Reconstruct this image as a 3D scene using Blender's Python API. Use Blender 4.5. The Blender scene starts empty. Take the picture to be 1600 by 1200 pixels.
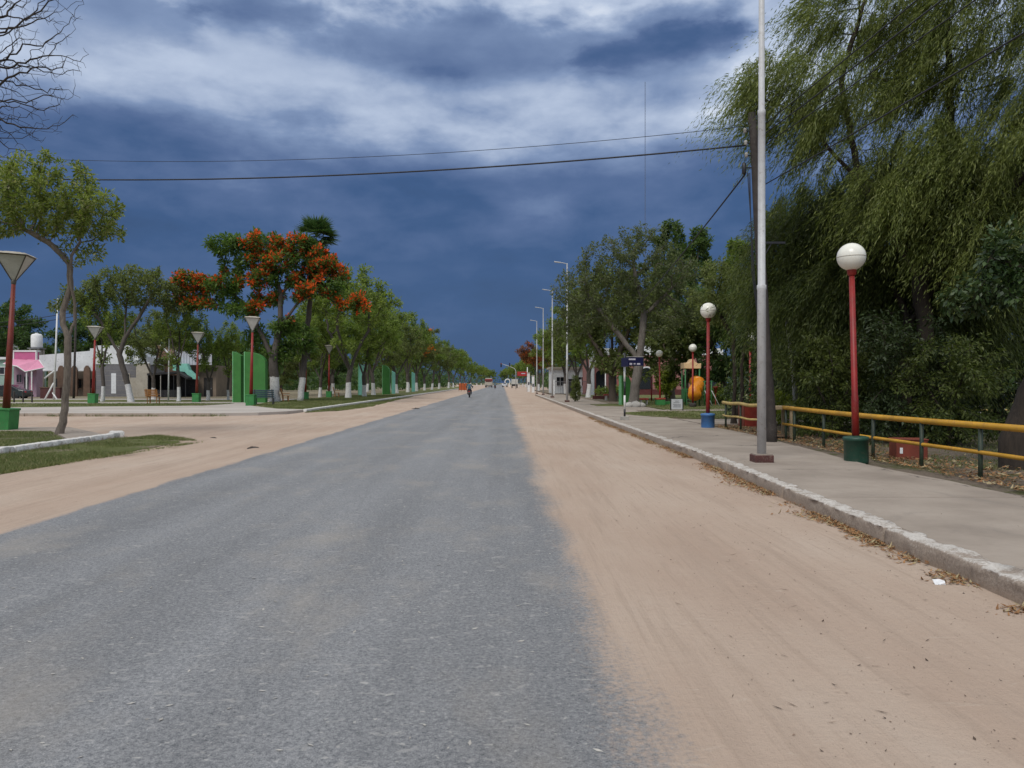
import bpy, math, random
import numpy as np
from mathutils import Vector, Matrix

# ------------------------------------------------------------------ camera, sky, sun, exposure
scene = bpy.context.scene
R = math.radians
F = 1230.0                                   # focal length in photo pixels (photo is 1600 wide)
HZ = 1.6                                     # eye height
cam_d = bpy.data.cameras.new('camera')
cam = bpy.data.objects.new('camera', cam_d)
scene.collection.objects.link(cam)
cam.location = (0, 0, HZ)
cam.rotation_euler = (R(90), 0, 0)
cam_d.sensor_width = 36
cam_d.lens = F / 1600 * 36
cam_d.shift_x = 15 / 1600
cam_d.shift_y = -2 / 1600
cam_d.clip_start = 0.1
cam_d.clip_end = 6000
scene.camera = cam
scene.render.resolution_x, scene.render.resolution_y = 1024, 768
vs = scene.view_settings
vs.view_transform = 'Standard'
vs.look = 'None'
vs.exposure = 0.20
vs.gamma = 1.0
vs.use_curve_mapping = False
scene.cycles.max_bounces = 6
scene.cycles.diffuse_bounces = 3
scene.cycles.glossy_bounces = 2
scene.cycles.transmission_bounces = 4
scene.cycles.transparent_max_bounces = 6
scene.cycles.caustics_reflective = False
scene.cycles.caustics_refractive = False

SUN_EL, SUN_AZ = R(50), R(205)               # azimuth clockwise from +Y: behind the camera, a little left
sun_d = bpy.data.lights.new('sun', 'SUN')
sun_d.energy = 1.75
sun_d.angle = R(22)
sun_d.color = (1.0, 0.955, 0.89)
sun = bpy.data.objects.new('sun', sun_d)
scene.collection.objects.link(sun)
_d = Vector((math.sin(SUN_AZ) * math.cos(SUN_EL), math.cos(SUN_AZ) * math.cos(SUN_EL), math.sin(SUN_EL)))
sun.rotation_euler = (-_d).to_track_quat('-Z', 'Y').to_euler()


class NT:
    """small helper to write node trees"""
    def __init__(s, tree):
        s.t = tree
        tree.nodes.clear()

    def n(s, typ, ins=None, **kw):
        nd = s.t.nodes.new(typ)
        for k, v in kw.items():
            setattr(nd, k, v)
        if ins:
            for k, v in ins.items():
                s.set(nd, k, v)
        return nd

    def set(s, nd, k, v):
        sock = nd.inputs[k]
        if isinstance(v, bpy.types.NodeSocket):
            s.t.links.new(v, sock)
        else:
            if sock.type == 'RGBA' and len(v) == 3:
                v = (*v, 1)
            sock.default_value = v

    def math(s, op, a, b=0.0, c=None, clamp=False):
        nd = s.n('ShaderNodeMath', {0: a, 1: b}, operation=op, use_clamp=clamp)
        if c is not None:
            s.set(nd, 2, c)
        return nd.outputs[0]

    def ramp(s, fac, stops, interp='LINEAR'):
        nd = s.n('ShaderNodeValToRGB', {0: fac})
        cr = nd.color_ramp
        cr.interpolation = interp
        while len(cr.elements) < len(stops):
            cr.elements.new(0.5)
        for e, (p, c) in zip(cr.elements, stops):
            e.position = p
            e.color = (c, c, c, 1) if isinstance(c, (int, float)) else (*c, 1)
        return nd.outputs[0]

    def mix(s, fac, a, b, blend='MIX'):
        nd = s.n('ShaderNodeMix', data_type='RGBA', blend_type=blend, clamp_factor=True)
        for i, v in ((0, fac), (6, a), (7, b)):
            s.set(nd, i, v)
        return nd.outputs[2]

    def noise(s, vec, scale, detail=4.0, rough=0.55, dist=0.0, col=False):
        nd = s.n('ShaderNodeTexNoise', {'Scale': scale, 'Detail': detail, 'Roughness': rough, 'Distortion': dist})
        if vec is not None:
            s.set(nd, 'Vector', vec)
        return nd.outputs[1 if col else 0]

    def smooth(s, v, a, b):
        nd = s.n('ShaderNodeMapRange', {0: v, 1: a, 2: b, 3: 0.0, 4: 1.0}, interpolation_type='SMOOTHSTEP')
        return nd.outputs[0]

    def mapping(s, vec, scale=(1, 1, 1), loc=(0, 0, 0), rot=(0, 0, 0)):
        return s.n('ShaderNodeMapping', {'Vector': vec, 'Scale': scale, 'Location': loc, 'Rotation': rot}).outputs[0]


world = bpy.data.worlds.new('World')
scene.world = world
world.use_nodes = True
w = NT(world.node_tree)
_tc = w.n('ShaderNodeTexCoord').outputs['Generated']
_dir = w.n('ShaderNodeVectorMath', {0: _tc}, operation='NORMALIZE').outputs[0]
_sx = w.n('ShaderNodeSeparateXYZ', {0: _dir})
dx, dy, dz = _sx.outputs[0], _sx.outputs[1], _sx.outputs[2]
# cloud noise on the direction itself, flattened so that the lumps lie in layers
n_big = w.noise(w.mapping(_dir, (1.6, 1.6, 5.0), (3.1, 1.7, 0.4)), 1.0, 3.0, 0.5, 0.1)
n_mid = w.noise(w.mapping(_dir, (3.4, 3.4, 10.0), (2.9, 5.2, 3.3)), 1.2, 7.0, 0.50, 0.15)
n_fin = w.noise(w.mapping(_dir, (9.0, 9.0, 19.0), (1.3, 9.2, 2.0)), 1.2, 7.0, 0.55, 0.15)
c_big, c_mid, c_fin = [w.math('SUBTRACT', q, 0.5) for q in (n_big, n_mid, n_fin)]


def lin(*tv):
    acc = None
    for k, q in tv:
        m = w.math('MULTIPLY', q, k)
        acc = m if acc is None else w.math('ADD', acc, m)
    return acc


# uneven layering of the cloud deck: elevation pushed up and down by the noise
wob = lin((0.06, c_big), (0.10, c_mid), (0.06, c_fin))
zw = w.math('ADD', dz, wob)
base_t = w.ramp(zw, [(0.0, 0.09), (0.17, 0.12), (0.235, 0.20), (0.285, 0.34), (0.322, 0.58), (0.345, 0.67), (0.40, 0.67), (0.46, 0.70), (0.75, 0.90), (1.0, 0.97)])


# cloud banks with ragged outlines
def bank(cx, cz, rx, rz, k, soft=0.9):
    a = w.math('DIVIDE', w.math('SUBTRACT', w.math('ADD', dx, lin((0.35, c_big), (0.15, c_mid))), cx), rx)
    b = w.math('DIVIDE', w.math('SUBTRACT', w.math('ADD', dz, lin((0.06, c_big), (0.07, c_mid), (0.04, c_fin))), cz), rz)
    d = w.math('ADD', w.math('MULTIPLY', a, a), w.math('MULTIPLY', b, b))
    d = w.math('ADD', d, lin((1.9, c_mid), (1.6, c_fin)))
    return w.math('MULTIPLY', w.math('SUBTRACT', 1.0, w.smooth(d, 1.05 - soft, 1.05)), k)


t = w.math('SUBTRACT', base_t, bank(-0.03, 0.402, 0.37, 0.060, 0.27, 1.0))
t = w.math('SUBTRACT', t, bank(0.22, 0.362, 0.14, 0.042, 0.17, 1.0))
t = w.math('SUBTRACT', t, bank(-0.46, 0.370, 0.10, 0.04, 0.14))
t = w.math('SUBTRACT', t, bank(0.02, 0.440, 0.22, 0.030, 0.06))
t = w.math('ADD', t, bank(-0.13, 0.135, 0.11, 0.024, 0.07, 1.6))
t = w.math('ADD', t, bank(-0.33, 0.130, 0.10, 0.022, 0.06, 1.6))
t = w.math('ADD', t, bank(0.12, 0.235, 0.18, 0.018, 0.06, 1.6))
amp = w.ramp(dz, [(0.0, 0.06), (0.08, 0.24), (0.20, 0.38), (0.30, 0.36), (1.0, 0.26)])
t = w.math('ADD', t, w.math('MULTIPLY', lin((0.45, c_big), (1.1, c_mid), (0.7, c_fin)), amp))
# the storm bank lies ahead; the opposite half of the sky is ordinary bright overcast
back = w.smooth(dy, 0.35, -0.55)
t = w.math('ADD', w.math('MULTIPLY', t, w.math('SUBTRACT', 1.0, back)), w.math('MULTIPLY', back, w.math('ADD', 0.70, w.math('MULTIPLY', w.math('SUBTRACT', n_mid, 0.5), 0.3))))
ccol = w.ramp(t, [(0.0, (0.033, 0.069, 0.155)), (0.13, (0.041, 0.088, 0.203)), (0.28, (0.084, 0.135, 0.268)), (0.48, (0.19, 0.262, 0.42)),
                  (0.72, (0.44, 0.515, 0.655)), (0.9, (0.92, 0.95, 0.98)), (1.0, (1.22, 1.22, 1.18))])
sky = w.n('ShaderNodeTexSky', sky_type='NISHITA', sun_disc=False, sun_elevation=SUN_EL, sun_rotation=SUN_AZ, altitude=100.0, air_density=1.0, dust_density=1.5, ozone_density=1.0)
SKY_S = 0.1
cl10 = w.n('ShaderNodeVectorMath', {0: ccol, 3: 1.0 / SKY_S}, operation='SCALE').outputs[0]
wcol = w.mix(0.965, sky.outputs[0], cl10)
bg = w.n('ShaderNodeBackground', {'Color': wcol, 'Strength': SKY_S})
w.n('ShaderNodeOutputWorld', {0: bg.outputs[0]})

# ------------------------------------------------------------------ helpers
rng = np.random.default_rng(7)
random.seed(7)
COL = scene.collection


def X_at(px, Y):
    return (px - 785.0) * Y / F


def Z_at(py, Y):
    return HZ + (598.0 - py) * Y / F


MATS = {}


def new_mat(name):
    m = bpy.data.materials.new(name)
    m.use_nodes = True
    MATS[name] = m
    return m, NT(m.node_tree)


def out(nt, shader):
    nt.n('ShaderNodeOutputMaterial', {0: shader})


def obj_coord(nt):
    return nt.n('ShaderNodeTexCoord').outputs['Object']


def world_coord(nt):
    return nt.n('ShaderNodeNewGeometry').outputs['Position']


def bump(nt, h, strength=0.3, dist=0.01):
    return nt.n('ShaderNodeBump', {'Height': h, 'Strength': strength, 'Distance': dist}).outputs[0]


def paint(name, col, rough=0.55, var=0.25, scale=5.0, dirt=(0.16, 0.13, 0.10), dirt_amt=0.35, metallic=0.0, bumpy=0.15, coord='world'):
    """painted / weathered surface: uneven colour, blotches of dirt, fine relief"""
    m, t = new_mat(name)
    v = world_coord(t) if coord == 'world' else obj_coord(t)
    n1 = t.noise(v, scale, 6, 0.6)
    n2 = t.noise(v, scale * 6, 5, 0.65)
    lo = tuple(c * (1 - var) for c in col)
    hi = tuple(min(1, c * (1 + var * 0.6)) for c in col)
    c = t.ramp(n1, [(0.3, lo), (0.7, hi)])
    n3 = t.noise(v, scale * 2.3, 8, 0.72)
    dm = t.math('MULTIPLY', t.math('MAXIMUM', t.smooth(n2, 0.52, 0.72), t.smooth(n3, 0.60, 0.64)), dirt_amt)
    c = t.mix(dm, c, dirt)
    rg = t.math('ADD', rough - 0.1, t.math('MULTIPLY', n2, 0.2))
    b = t.n('ShaderNodeBsdfPrincipled', {'Base Color': c, 'Roughness': rg, 'Metallic': metallic, 'Normal': bump(t, n2, bumpy, 0.01)})
    out(t, b.outputs[0])
    return m


def leaf_mat(name, dark, light, trans=0.25, rough=0.5, odd=None, odd_amt=0.0):
    m, t = new_mat(name)
    g = t.n('ShaderNodeNewGeometry')
    r = g.outputs['Random Per Island']
    n = t.noise(g.outputs['Position'], 0.9, 3, 0.6)
    f = t.math('ADD', t.math('MULTIPLY', r, 0.75), t.math('MULTIPLY', t.math('SUBTRACT', n, 0.4), 0.9))
    c = t.ramp(f, [(0.05, dark), (0.95, light)])
    if odd:
        c = t.mix(t.math('MULTIPLY', t.math('GREATER_THAN', t.math('FRACT', t.math('MULTIPLY', r, 37.0)), 1 - odd_amt), 1.0), c, odd)
    p = t.n('ShaderNodeBsdfPrincipled', {'Base Color': c, 'Roughness': rough, 'Specular IOR Level': 0.35})
    tr = t.n('ShaderNodeBsdfTranslucent', {'Color': t.mix(0.5, c, t.mix(1.0, c, (1.0, 1.15, 0.35), 'MULTIPLY'))})
    mx = t.n('ShaderNodeMixShader', {0: trans, 1: p.outputs[0], 2: tr.outputs[0]})
    out(t, mx.outputs[0])
    return m


def bark_mat(name, dark, light, white_h=None):
    m, t = new_mat(name)
    v = obj_coord(t)
    vs_ = t.mapping(v, (9, 9, 2.2))
    n = t.noise(vs_, 2.0, 8, 0.65, 0.6)
    n2 = t.noise(v, 1.3, 3, 0.5)
    c = t.ramp(t.math('ADD', t.math('MULTIPLY', n, 0.7), t.math('MULTIPLY', n2, 0.3)), [(0.3, dark), (0.68, light)])
    if white_h:
        z = t.n('ShaderNodeSeparateXYZ', {0: v}).outputs[2]
        zz = t.math('ADD', z, t.math('MULTIPLY', t.math('SUBTRACT', n2, 0.5), 0.5))
        wv = t.noise(v, 9.0, 5, 0.7)
        wc = t.ramp(wv, [(0.3, (0.42, 0.40, 0.37)), (0.6, (0.66, 0.65, 0.62))])
        msk = t.math('LESS_THAN', zz, white_h)
        worn = t.smooth(t.math('ADD', n, t.math('MULTIPLY', wv, 0.4)), 0.95, 0.80)
        c = t.mix(t.math('MULTIPLY', msk, worn), c, wc)
    p = t.n('ShaderNodeBsdfPrincipled', {'Base Color': c, 'Roughness': 0.9, 'Normal': bump(t, n, 0.7, 0.03)})
    out(t, p.outputs[0])
    return m


class MB:
    """mesh collector"""
    def __init__(s):
        s.v, s.f, s.m = [], [], []

    def add(s, verts, faces, mi=0):
        o = len(s.v)
        s.v.extend([tuple(p) for p in verts])
        for f in faces:
            s.f.append(tuple(o + i for i in f))
            s.m.append(mi)
        return s

    def box(s, c, size, rot=None, mi=0, taper=1.0):
        hx, hy, hz = size[0] / 2, size[1] / 2, size[2] / 2
        vs = [Vector((sx * hx * (taper if sz > 0 else 1), sy * hy * (taper if sz > 0 else 1), sz * hz)) for sz in (-1, 1) for sy in (-1, 1) for sx in (-1, 1)]
        if rot is not None:
            vs = [rot @ p for p in vs]
        c = Vector(c)
        return s.add([p + c for p in vs], [(0, 2, 3, 1), (4, 5, 7, 6), (0, 1, 5, 4), (2, 6, 7, 3), (0, 4, 6, 2), (1, 3, 7, 5)], mi)

    def tube(s, pts, rad, n=8, cap=True, mi=0):
        pts = [Vector(p) for p in pts]
        if isinstance(rad, (int, float)):
            rad = [rad] * len(pts)
        rings, up = [], None
        for i, p in enumerate(pts):
            a = pts[max(i - 1, 0)]
            b = pts[min(i + 1, len(pts) - 1)]
            d = (b - a)
            d = d.normalized() if d.length > 1e-9 else Vector((0, 0, 1))
            if up is None:
                up = Vector((1, 0, 0)) if abs(d.x) < 0.8 else Vector((0, 1, 0))
            sdv = up - d * up.dot(d)
            sdv = sdv.normalized() if sdv.length > 1e-6 else d.orthogonal().normalized()
            up = sdv
            e = d.cross(sdv)
            rings.append([p + (sdv * math.cos(2 * math.pi * k / n) + e * math.sin(2 * math.pi * k / n)) * rad[i] for k in range(n)])
        vs = [q for r in rings for q in r]
        fs = []
        for i in range(len(pts) - 1):
            for k in range(n):
                k2 = (k + 1) % n
                fs.append((i * n + k, i * n + k2, (i + 1) * n + k2, (i + 1) * n + k))
        if cap:
            fs.append(tuple(reversed(range(n))))
            fs.append(tuple(range((len(pts) - 1) * n, len(pts) * n)))
        return s.add(vs, fs, mi)

    def lathe(s, prof, n=24, c=(0, 0, 0), mi=0, rot=None):
        vs, fs = [], []
        for r, z in prof:
            for k in range(n):
                a = 2 * math.pi * k / n
                p = Vector((r * math.cos(a), r * math.sin(a), z))
                if rot is not None:
                    p = rot @ p
                vs.append(p + Vector(c))
        for i in range(len(prof) - 1):
            for k in range(n):
                k2 = (k + 1) % n
                fs.append((i * n + k, i * n + k2, (i + 1) * n + k2, (i + 1) * n + k))
        fs.append(tuple(reversed(range(n))))
        fs.append(tuple(range((len(prof) - 1) * n, len(prof) * n)))
        return s.add(vs, fs, mi)

    def sphere(s, c, r, n=20, m=12, mi=0, sc=(1, 1, 1)):
        prof = [(max(1e-4, math.sin(math.pi * i / m)) * r, -math.cos(math.pi * i / m) * r) for i in range(m + 1)]
        o = len(s.v)
        s.lathe(prof, n, (0, 0, 0), mi)
        s.v[o:] = [(x * sc[0] + c[0], y * sc[1] + c[1], z * sc[2] + c[2]) for x, y, z in s.v[o:]]
        return s

    def prism(s, pts, z0, z1, mi=0, axis='z', rot=None, loc=(0, 0, 0)):
        """extrude a 2-D outline; axis z: outline in XY, axis y: outline in XZ extruded in y"""
        n = len(pts)
        if axis == 'z':
            vs = [Vector((x, y, z0)) for x, y in pts] + [Vector((x, y, z1)) for x, y in pts]
        elif axis == 'y':
            vs = [Vector((x, z0, y)) for x, y in pts] + [Vector((x, z1, y)) for x, y in pts]
        else:
            vs = [Vector((z0, x, y)) for x, y in pts] + [Vector((z1, x, y)) for x, y in pts]
        if rot is not None:
            vs = [rot @ p for p in vs]
        vs = [p + Vector(loc) for p in vs]
        fs = [tuple(reversed(range(n))), tuple(range(n, 2 * n))] + [(i, (i + 1) % n, n + (i + 1) % n, n + i) for i in range(n)]
        return s.add(vs, fs, mi)

    def mesh(s, name, mats, smooth=False):
        me = bpy.data.meshes.new(name)
        me.from_pydata(s.v, [], s.f)
        for m in (mats if isinstance(mats, (list, tuple)) else [mats]):
            me.materials.append(MATS[m] if isinstance(m, str) else m)
        if any(s.m):
            me.polygons.foreach_set('material_index', s.m)
        if smooth:
            me.polygons.foreach_set('use_smooth', [True] * len(s.f))
        me.update()
        import bmesh
        bm = bmesh.new()
        bm.from_mesh(me)
        bmesh.ops.recalc_face_normals(bm, faces=bm.faces)
        bm.to_mesh(me)
        bm.free()
        return me


def link(name, data, parent=None, loc=None, rotz=None, rot=None):
    o = bpy.data.objects.new(name, data)
    COL.objects.link(o)
    if parent is not None:
        o.parent = parent
    if loc is not None:
        o.location = loc
    if rotz is not None:
        o.rotation_euler = (0, 0, rotz)
    if rot is not None:
        o.rotation_euler = rot
    return o


def part(name, mb, mat, parent, smooth=False, bevel=0.0, label=None):
    o = link(name, mb.mesh(name, mat, smooth), parent)
    if bevel:
        b = o.modifiers.new('bevel', 'BEVEL')
        b.width = bevel
        b.segments = 2
        b.limit_method = 'ANGLE'
    if label:
        o['label'] = label
    return o


def thing(name, label, cat, loc=(0, 0, 0), rotz=0.0, group=None, tilt=None):
    o = link(name, None, None, loc, rotz)
    if tilt:
        o.rotation_euler = (tilt[0], tilt[1], rotz)
    o['label'] = label
    o['category'] = cat
    if group:
        o['group'] = group
    return o


def tag(o, label, cat, group=None):
    o['label'] = label
    o['category'] = cat
    if group:
        o['group'] = group
    return o


def structure(o):
    o['kind'] = 'structure'
    return o


def stuff(o, label=None, cat=None):
    o['kind'] = 'stuff'
    if label:
        o['label'] = label
    if cat:
        o['category'] = cat
    return o


def dup(root, loc, rotz, label, group=None, scale=None):
    r = root.copy()
    COL.objects.link(r)
    r.location = loc
    r.rotation_euler = (root.rotation_euler[0], root.rotation_euler[1], rotz)
    if scale:
        r.scale = (scale, scale, scale)
    r['label'] = label
    if group:
        r['group'] = group
    for ch in list(root.children):
        c = ch.copy()
        COL.objects.link(c)
        c.parent = r
        for g in list(ch.children):
            d = g.copy()
            COL.objects.link(d)
            d.parent = c
    return r


def np_mesh(name, V, nv, mat):
    """V: (n*nv,3) array, every nv vertices one face"""
    V = np.ascontiguousarray(V, dtype=np.float32)
    n = len(V) // nv
    me = bpy.data.meshes.new(name)
    me.vertices.add(len(V))
    me.vertices.foreach_set('co', V.ravel())
    me.loops.add(len(V))
    me.loops.foreach_set('vertex_index', np.arange(len(V), dtype=np.int32))
    me.polygons.add(n)
    me.polygons.foreach_set('loop_start', np.arange(0, len(V), nv, dtype=np.int32))
    me.polygons.foreach_set('loop_total', np.full(n, nv, dtype=np.int32))
    for m in (mat if isinstance(mat, (list, tuple)) else [mat]):
        me.materials.append(MATS[m] if isinstance(m, str) else m)
    me.update(calc_edges=True)
    return me


def grid_mesh(name, xs, ys, zfun, mat, smooth=True):
    Xg, Yg = np.meshgrid(xs, ys)
    Zg = zfun(Xg, Yg)
    V = np.stack([Xg, Yg, Zg], -1).reshape(-1, 3).astype(np.float32)
    nx, ny = len(xs), len(ys)
    i = np.arange(ny - 1)[:, None] * nx + np.arange(nx - 1)[None, :]
    Fq = np.stack([i, i + 1, i + nx + 1, i + nx], -1).reshape(-1, 4).astype(np.int32)
    me = bpy.data.meshes.new(name)
    me.vertices.add(len(V))
    me.vertices.foreach_set('co', V.ravel())
    me.loops.add(Fq.size)
    me.loops.foreach_set('vertex_index', Fq.ravel())
    me.polygons.add(len(Fq))
    me.polygons.foreach_set('loop_start', np.arange(0, Fq.size, 4, dtype=np.int32))
    me.polygons.foreach_set('loop_total', np.full(len(Fq), 4, dtype=np.int32))
    if smooth:
        me.polygons.foreach_set('use_smooth', np.ones(len(Fq), dtype=bool))
    me.materials.append(MATS[mat])
    me.update(calc_edges=True)
    return me


def vnoise(x, y, seed=0):
    """cheap smooth value noise on numpy arrays, 0..1"""
    def h(i, j):
        a = np.sin(i * 127.1 + j * 311.7 + seed * 74.7) * 43758.5453
        return a - np.floor(a)
    xi, yi = np.floor(x), np.floor(y)
    xf, yf = x - xi, y - yi
    u, v = xf * xf * (3 - 2 * xf), yf * yf * (3 - 2 * yf)
    return (h(xi, yi) * (1 - u) + h(xi + 1, yi) * u) * (1 - v) + (h(xi, yi + 1) * (1 - u) + h(xi + 1, yi + 1) * u) * v


def fbm(x, y, seed=0, o=4):
    s, a, tot = 0, 1.0, 0
    for k in range(o):
        s = s + a * vnoise(x * 2 ** k, y * 2 ** k, seed + k)
        tot += a
        a *= 0.5
    return s / tot


# ------------------------------------------------------------------ ground materials
def sand_colour(t, p):
    a = t.noise(t.mapping(p, (1, 0.35, 1)), 0.6, 6, 0.6)
    b = t.noise(p, 14.0, 6, 0.7)
    g = t.noise(p, 120.0, 3, 0.7)
    tr = t.noise(t.mapping(p, (5.0, 0.22, 1)), 1.0, 5, 0.6)
    tf = t.noise(t.mapping(p, (13.0, 0.5, 1), (3, 1, 0), (0, 0, 0.06)), 1.0, 4, 0.6)
    sc = t.noise(t.mapping(p, (2.0, 5.0, 1)), 1.6, 6, 0.7, 0.6)
    c = t.ramp(a, [(0.3, (0.385, 0.283, 0.214)), (0.55, (0.440, 0.340, 0.264)), (0.75, (0.470, 0.378, 0.302))])
    c = t.mix(t.math('MULTIPLY', t.smooth(b, 0.52, 0.8), 0.40), c, (0.30, 0.222, 0.166))
    c = t.mix(t.math('MULTIPLY', t.smooth(tr, 0.50, 0.66), 0.30), c, (0.335, 0.255, 0.196))
    c = t.mix(t.math('MULTIPLY', t.smooth(tf, 0.54, 0.66), 0.30), c, (0.315, 0.238, 0.180))
    c = t.mix(t.math('MULTIPLY', t.smooth(sc, 0.60, 0.70), 0.35), c, (0.52, 0.43, 0.345))
    c = t.mix(t.math('MULTIPLY', t.smooth(g, 0.58, 0.74), 0.50), c, (0.20, 0.150, 0.112))
    h = t.math('ADD', t.math('ADD', t.math('MULTIPLY', b, 0.6), t.math('MULTIPLY', g, 0.25)), t.math('ADD', t.math('MULTIPLY', tf, 0.5), t.math('MULTIPLY', sc, 0.4)))
    return c, h


def make_ground_mats():
    # asphalt: grey aggregate, worn lanes, blown sand near its edges
    m, t = new_mat('asphalt')
    p = world_coord(t)
    sp = t.n('ShaderNodeSeparateXYZ', {0: p})
    x, y = sp.outputs[0], sp.outputs[1]
    agg = t.noise(p, 42.0, 5, 0.82)
    agg2 = t.noise(p, 140.0, 2, 0.6)
    big = t.noise(t.mapping(p, (0.9, 0.16, 1)), 1.0, 5, 0.6)
    patch = t.noise(t.mapping(p, (1, 0.5, 1)), 0.9, 6, 0.62)
    lane = t.noise(t.mapping(p, (1.3, 0.02, 1)), 1.0, 2, 0.5)
    g = t.math('ADD', t.math('MULTIPLY', agg, 0.62), t.math('MULTIPLY', agg2, 0.38))
    c = t.ramp(g, [(0.34, (0.048, 0.050, 0.053)), (0.47, (0.165, 0.167, 0.171)), (0.58, (0.262, 0.260, 0.257)), (0.70, (0.43, 0.42, 0.395))])
    tone = t.math('ADD', 0.46, t.math('MULTIPLY', t.math('ADD', t.math('MULTIPLY', big, 0.5), t.math('MULTIPLY', lane, 0.5)), 1.10))
    c = t.mix(1.0, c, t.n('ShaderNodeCombineXYZ', {0: tone, 1: tone, 2: tone}).outputs[0], 'MULTIPLY')
    # pale scuffs and bits of grit pressed in
    sc = t.noise(t.mapping(p, (4.0, 7.0, 1)), 1.5, 4, 0.7, 0.5)
    c = t.mix(t.math('MULTIPLY', t.smooth(sc, 0.59, 0.67), 0.50), c, (0.38, 0.365, 0.34))
    sc2 = t.noise(t.mapping(p, (9.0, 12.0, 1), (5, 2, 0)), 1.5, 3, 0.6, 0.4)
    c = t.mix(t.math('MULTIPLY', t.smooth(sc2, 0.65, 0.70), 0.55), c, (0.46, 0.44, 0.40))
    # film of dust
    c = t.mix(t.math('MULTIPLY', t.smooth(patch, 0.48, 0.72), 0.42), c, (0.33, 0.29, 0.24))
    vor = t.n('ShaderNodeTexVoronoi', {'Vector': t.mix(0.12, t.mapping(p, (0.45, 0.22, 1)), t.noise(p, 1.2, 4, 0.6, 0.0, True)), 'Scale': 1.0}, feature='DISTANCE_TO_EDGE').outputs['Distance']
    crack = t.math('MULTIPLY', t.smooth(vor, 0.010, 0.002), t.smooth(patch, 0.52, 0.42))
    c = t.mix(t.math('MULTIPLY', crack, 0.10), c, (0.045, 0.043, 0.042))
    # drifted sand along both edges, broken up by noise
    e1 = t.noise(t.mapping(p, (1.4, 0.45, 1)), 1.0, 7, 0.68)
    e2 = t.noise(p, 30.0, 4, 0.75)
    er = t.math('ADD', x, t.math('ADD', t.math('MULTIPLY', t.math('SUBTRACT', e1, 0.5), 0.85), t.math('MULTIPLY', t.math('SUBTRACT', e2, 0.5), 0.70)))
    mr = t.smooth(er, 0.40, 0.80)
    el = t.math('ADD', x, t.math('ADD', t.math('MULTIPLY', t.math('SUBTRACT', e1, 0.5), 0.55), t.math('MULTIPLY', t.math('SUBTRACT', e2, 0.5), 0.10)))
    ml = t.smooth(el, -5.28, -5.42)
    sandc, hs = sand_colour(t, p)
    bs = t.n('ShaderNodeBsdfPrincipled', {'Base Color': c, 'Roughness': 0.86, 'Specular IOR Level': 0.25, 'Normal': bump(t, g, 0.9, 0.010)})
    ss = t.n('ShaderNodeBsdfPrincipled', {'Base Color': sandc, 'Roughness': 0.95, 'Specular IOR Level': 0.1, 'Normal': bump(t, hs, 0.75, 0.035)})
    mx = t.n('ShaderNodeMixShader', {0: t.math('MAXIMUM', mr, ml), 1: bs.outputs[0], 2: ss.outputs[0]})
    out(t, mx.outputs[0])

    m, t = new_mat('sand')
    p = world_coord(t)
    c, h = sand_colour(t, p)
    bs = t.n('ShaderNodeBsdfPrincipled', {'Base Color': c, 'Roughness': 0.95, 'Specular IOR Level': 0.1, 'Normal': bump(t, h, 0.75, 0.035)})
    out(t, bs.outputs[0])

    m, t = new_mat('dirt_street')
    p = world_coord(t)
    a = t.noise(t.mapping(p, (0.25, 1.0, 1)), 0.7, 6, 0.65)
    b = t.noise(p, 7.0, 6, 0.7)
    c = t.ramp(a, [(0.3, (0.33, 0.252, 0.195)), (0.7, (0.45, 0.365, 0.29))])
    c = t.mix(t.math('MULTIPLY', t.smooth(b, 0.55, 0.75), 0.3), c, (0.26, 0.19, 0.14))
    bs = t.n('ShaderNodeBsdfPrincipled', {'Base Color': c, 'Roughness': 0.95, 'Specular IOR Level': 0.1, 'Normal': bump(t, b, 0.5, 0.04)})
    out(t, bs.outputs[0])

    m, t = new_mat('concrete')
    p = world_coord(t)
    a = t.noise(p, 0.7, 6, 0.62)
    b = t.noise(p, 9.0, 6, 0.7)
    g = t.noise(p, 90.0, 2, 0.6)
    c = t.ramp(a, [(0.28, (0.230, 0.190, 0.153)), (0.55, (0.318, 0.267, 0.218)), (0.75, (0.370, 0.315, 0.260))])
    c = t.mix(t.math('MULTIPLY', t.smooth(b, 0.5, 0.75), 0.35), c, (0.24, 0.20, 0.165))
    c = t.mix(t.math('MULTIPLY', t.smooth(g, 0.6, 0.75), 0.25), c, (0.16, 0.135, 0.11))
    st = t.noise(t.mapping(p, (1.2, 0.6, 1), (4, 8, 0)), 1.0, 7, 0.7, 0.8)
    c = t.mix(t.math('MULTIPLY', t.smooth(st, 0.55, 0.68), 0.35), c, (0.19, 0.165, 0.14))
    vor = t.n('ShaderNodeTexVoronoi', {'Vector': t.mix(0.15, t.mapping(p, (0.30, 0.24, 1)), t.noise(p, 1.5, 5, 0.6, 0.0, True)), 'Scale': 1.0}, feature='DISTANCE_TO_EDGE').outputs['Distance']
    crack = t.math('MULTIPLY', t.smooth(vor, 0.006, 0.001), t.smooth(a, 0.56, 0.46))
    c = t.mix(t.math('MULTIPLY', crack, 0.75), c, (0.06, 0.05, 0.042))
    bs = t.n('ShaderNodeBsdfPrincipled', {'Base Color': c, 'Roughness': 0.9, 'Specular IOR Level': 0.2, 'Normal': bump(t, t.math('ADD', b, t.math('MULTIPLY', g, 0.4)), 0.35, 0.012)})
    out(t, bs.outputs[0])

    m, t = new_mat('plaza_paving')
    p = world_coord(t)
    a = t.noise(t.mapping(p, (0.3, 0.8, 1)), 0.5, 6, 0.62)
    b = t.noise(p, 4.0, 6, 0.7)
    c = t.ramp(a, [(0.3, (0.33, 0.29, 0.25)), (0.7, (0.47, 0.425, 0.375))])
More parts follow.
